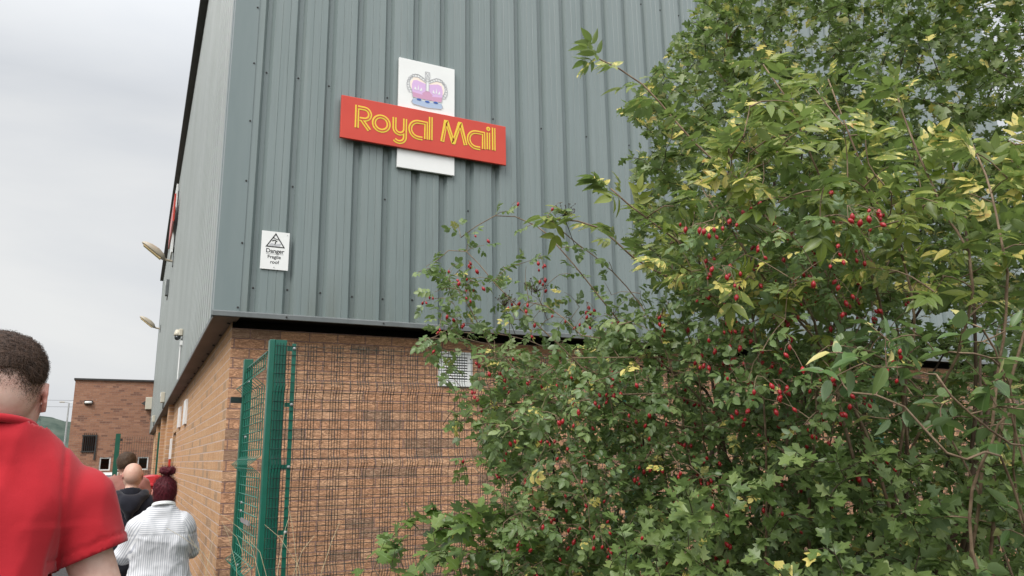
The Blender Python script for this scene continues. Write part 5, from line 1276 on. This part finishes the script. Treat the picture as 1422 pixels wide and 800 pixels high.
# bare umbels
for (px, py, D) in ((783, 300, 2.5), (745, 405, 2.5), (700, 425, 2.55)):
    b = MB(); c = at(px, py, D); st = c+np.array([.05, .02, -.09]); b.tube([st, c], [.0015, .0012], 4)
    for k in range(26):
        e_ = c+_n(r.normal(0, 1, 3)*np.array([1, 1, .35]))*r.uniform(.02, .045)+np.array([0, 0, .022]); m_ = c+(e_-c)*.55+r.normal(0, .004, 3); b.tube([c, m_, e_], [.0008, .0006, .0005], 3, False); b.tube([e_, e_+np.array([0, 0, .003])], .0018, 5)
    b.build('seed_head', M['bark_dark'], elder)

# --- low maple sapling at the foot of the fence
pl = Plant(15); r = pl.r; g0 = G(1.35, 2.65)
for tip in ((545, 745, 2.8), (600, 700, 2.85), (650, 720, 2.7), (700, 700, 2.7), (520, 790, 2.7), (640, 790, 2.5)):
    t_ = at(*tip); b0 = g0+r.normal(0, .08, 3)*np.array([1, 1, 0]); pl.limb([b0, b0*.5+t_*.5+np.array([0, 0, .08]), t_], .007, .0022, 16, .01)
pts = region([(495, 800), (540, 735), (580, 700), (640, 700), (700, 690), (760, 740), (800, 900), (460, 950), (470, 860)], (2.45, 3.0), 170, r)
pl.fill(pts, .0015, .08); pl.leaves([T_MAPLE], .058, .05, .04, .2, .9, 1, .15)
plant_obj('maple_sapling', 'low bright green maple sapling at the bottom, in front of the mesh fence', 'shrub', (1.35, 2.65, 0), pl, M['leaf_maple'], M['bark'])

# --- leafy wisps hanging over the top of the fence
pl = Plant(16); r = pl.r
for c in ([(900, 640, 3.0), (790, 560, 3.1), (700, 560, 3.2), (640, 560, 3.3), (615, 590, 3.3)], [(880, 560, 3.0), (760, 480, 3.1), (680, 460, 3.2), (610, 465, 3.2), (585, 475, 3.25)], [(870, 600, 3.0), (760, 520, 3.2), (690, 530, 3.3), (650, 545, 3.3), (625, 520, 3.3)]):
    P = A(*c); b0 = G(2.0, 3.1)+r.normal(0, .08, 3)*np.array([1, 1, 0]); pl.limb([b0, b0*.4+P[0]*.6+np.array([0, 0, .1])]+P, .007, .0015, 30, .012)
pts = region([(575, 470), (620, 455), (700, 470), (760, 500), (780, 600), (720, 660), (650, 640), (615, 600), (625, 540), (600, 500)], (3.0, 3.4), 130, r)
pl.fill(pts, .0014, .05, maxlen=.5); pl.leaves([T_MAPLE, T_HAW], .045, .040, .08, .3, .9, 1, .15)
plant_obj('field_maple', 'loose field maple sprays draped over the top of the mesh fence beside the vent', 'shrub', (2.0, 3.1, 0), pl, M['leaf_maple'], M['bark'])

# --- broad-leaved dogwood close on the right
pl = Plant(17, 6); r = pl.r; g0 = G(2.15, 1.15)
for c, r0 in (([(1330, 760, 1.8), (1370, 600, 1.75), (1420, 560, 1.7), (1500, 520, 1.7)], .012), ([(1440, 760, 1.7), (1400, 640, 1.65), (1330, 640, 1.6), (1250, 560, 1.65), (1180, 545, 1.7)], .007), ([(1440, 700, 1.75), (1380, 480, 1.7), (1350, 460, 1.65)], .007),
              ([(1460, 800, 1.8), (1420, 560, 1.75), (1385, 500, 1.7), (1330, 490, 1.65)], .006), ([(1500, 640, 1.7), (1400, 620, 1.65), (1330, 560, 1.6), (1300, 520, 1.6)], .005), ([(1400, 800, 2.0), (1330, 640, 2.1), (1250, 520, 2.1), (1160, 470, 2.0)], .007)):
    P = A(*c); b0 = g0+r.normal(0, .22, 3)*np.array([1, 1, 0]); pl.limb([b0, b0*.4+P[0]*.6+np.array([0, 0, .06])+r.normal(0, .06, 3)]+P, r0*.8, .0022, 36, .012)
pts = np.concatenate([region([(1120, 470), (1220, 440), (1330, 440), (1460, 440), (1500, 660), (1420, 660), (1340, 600), (1240, 600), (1150, 560)], (1.55, 2.1), 85, r, ymin=.3), region([(1250, 600), (1420, 640), (1480, 800), (1300, 800)], (1.6, 2.0), 8, r, ymin=.3)])
pl.fill(pts, .0018, .05, maxlen=.6); pl.leaves([T_BROAD, T_LANCE, T_LANCE], .052, .046, .20, .45, .9, 1, .2)
plant_obj('dogwood_bush', 'broad-leaved shrub with pale brown stems and yellowing leaves, nearest on the right edge', 'bush', (2.05, 1.0, 0), pl, M['leaf_dog'], M['bark_red'])

# --- bare older stems inside the hedge at the lower right
pl = Plant(18); r = pl.r
for c, r0 in (([(1300, 880, 2.4), (1320, 760, 2.4), (1350, 640, 2.4), (1385, 500, 2.5), (1400, 380, 2.6)], .017), ([(1345, 900, 2.3), (1360, 720, 2.3), (1368, 640, 2.3), (1360, 480, 2.5)], .014), ([(1262, 900, 2.6), (1268, 700, 2.6), (1262, 560, 2.7), (1240, 420, 2.8)], .012), ([(1040, 900, 2.9), (1000, 560, 2.9), (900, 510, 2.8), (840, 505, 2.7)], .010), ([(1180, 900, 2.8), (1200, 560, 2.8), (1190, 380, 2.9), (1160, 260, 3.0)], .012), ([(1340, 300, 2.7), (1345, 400, 2.6), (1345, 560, 2.6), (1330, 900, 2.6)], .013)):
    P = A(*c); P = [p for p in P]; e_ = P[0] if P[0][2] < P[-1][2] else P[-1]; 
    if e_ is P[-1]: P = P[::-1]
    pl.limb([np.array([P[0][0], P[0][1], 0])]+P, r0, .004, 30, .012)
pts = region([(1180, 380), (1480, 380), (1480, 800), (1180, 800)], (2.2, 2.9), 90, r)
pl.fill(pts, .0016, .1, maxlen=.5); pl.leaves([T_HAWS], .035, .12, .2, .6, .8, 1)
plant_obj('old_hedge_tree', 'bare brown stems of an old bush standing inside the hedge at the lower right', 'bush', (2.2, 1.6, 0), pl, M['leaf_low'], M['bark'])

# --- small rowan with ferny leaves at the top of the wall
pl = Plant(19); r = pl.r
P = A((1060, 300, 3.6), (1025, 180, 3.6), (1010, 60, 3.6), (1008, -40, 3.6)); pl.limb([np.array([P[0][0], P[0][1], 0])]+P, .012, .003, 30, .01)
for c in ([(1020, 130, 3.6), (985, 80, 3.6), (975, 60, 3.6)], [(1010, 60, 3.6), (1030, 30, 3.6)], [(1022, 160, 3.6), (1045, 100, 3.6)], [(1015, 100, 3.6), (990, 30, 3.6)]): pl.limb(A(*c), .004, .0015, 8, .004, True)
for P in pl.twigs:
    for j in range(5):
        p = P[-1-(j % 3)]; pl.lv.add(ROW[0], p, _n(r.normal(0, 1, 3)+np.array([-.2, 0, .1])), _n(np.array([0, -.4, 1])+r.normal(0, .3, 3)), r.uniform(.10, .13), r.random(), .6 if r.random() < .3 else 0)
plant_obj('rowan_sapling', 'thin rowan sapling with ferny leaves at the top edge, left of the hawthorn', 'tree', (2.3, 3.2, 0), pl, M['leaf_maple'], M['bark_red'], 'trunk', 'crown')

# --- dry grass by the fence post and the wall
b = MB()
for (px, py, D, lean) in ((348, 800, 3.9, -.15), (372, 800, 3.8, -.25), (385, 800, 3.9, .05), (412, 800, 3.9, -.06), (420, 810, 3.8, -.2), (330, 810, 4.0, -.1), (400, 820, 3.8, .12), (300, 800, 4.6, -.30), (290, 810, 4.6, -.14), (285, 800, 4.7, .05), (440, 830, 3.7, .1), (365, 830, 3.7, -.1)):
    base = at(px, py, D); tip = base+np.array([lean, 0, .25+.12*rng.random()]); root_ = np.array([base[0]+lean*-.3, base[1], 0]); b.tube(curve_pts([root_, base, tip], 10), np.linspace(.0025, .0010, 10), 4)
for k in range(2600):
    x = rng.uniform(.62, 5.5); y = rng.uniform(3.2, 5.9); hgt = rng.uniform(.06, .38)*rng.random()
    b.tube([(x, y, 0), (x+rng.normal(0, .03), y+rng.normal(0, .03), hgt*.6), (x+rng.normal(0, .09), y+rng.normal(0, .09), hgt)], [.002, .0016, .0006], 3, False)
o = b.build('dry_grass', M['straw']); tag(o, 'pale dry grass stalks at the foot of the green fence post', 'grass', kind='stuff')
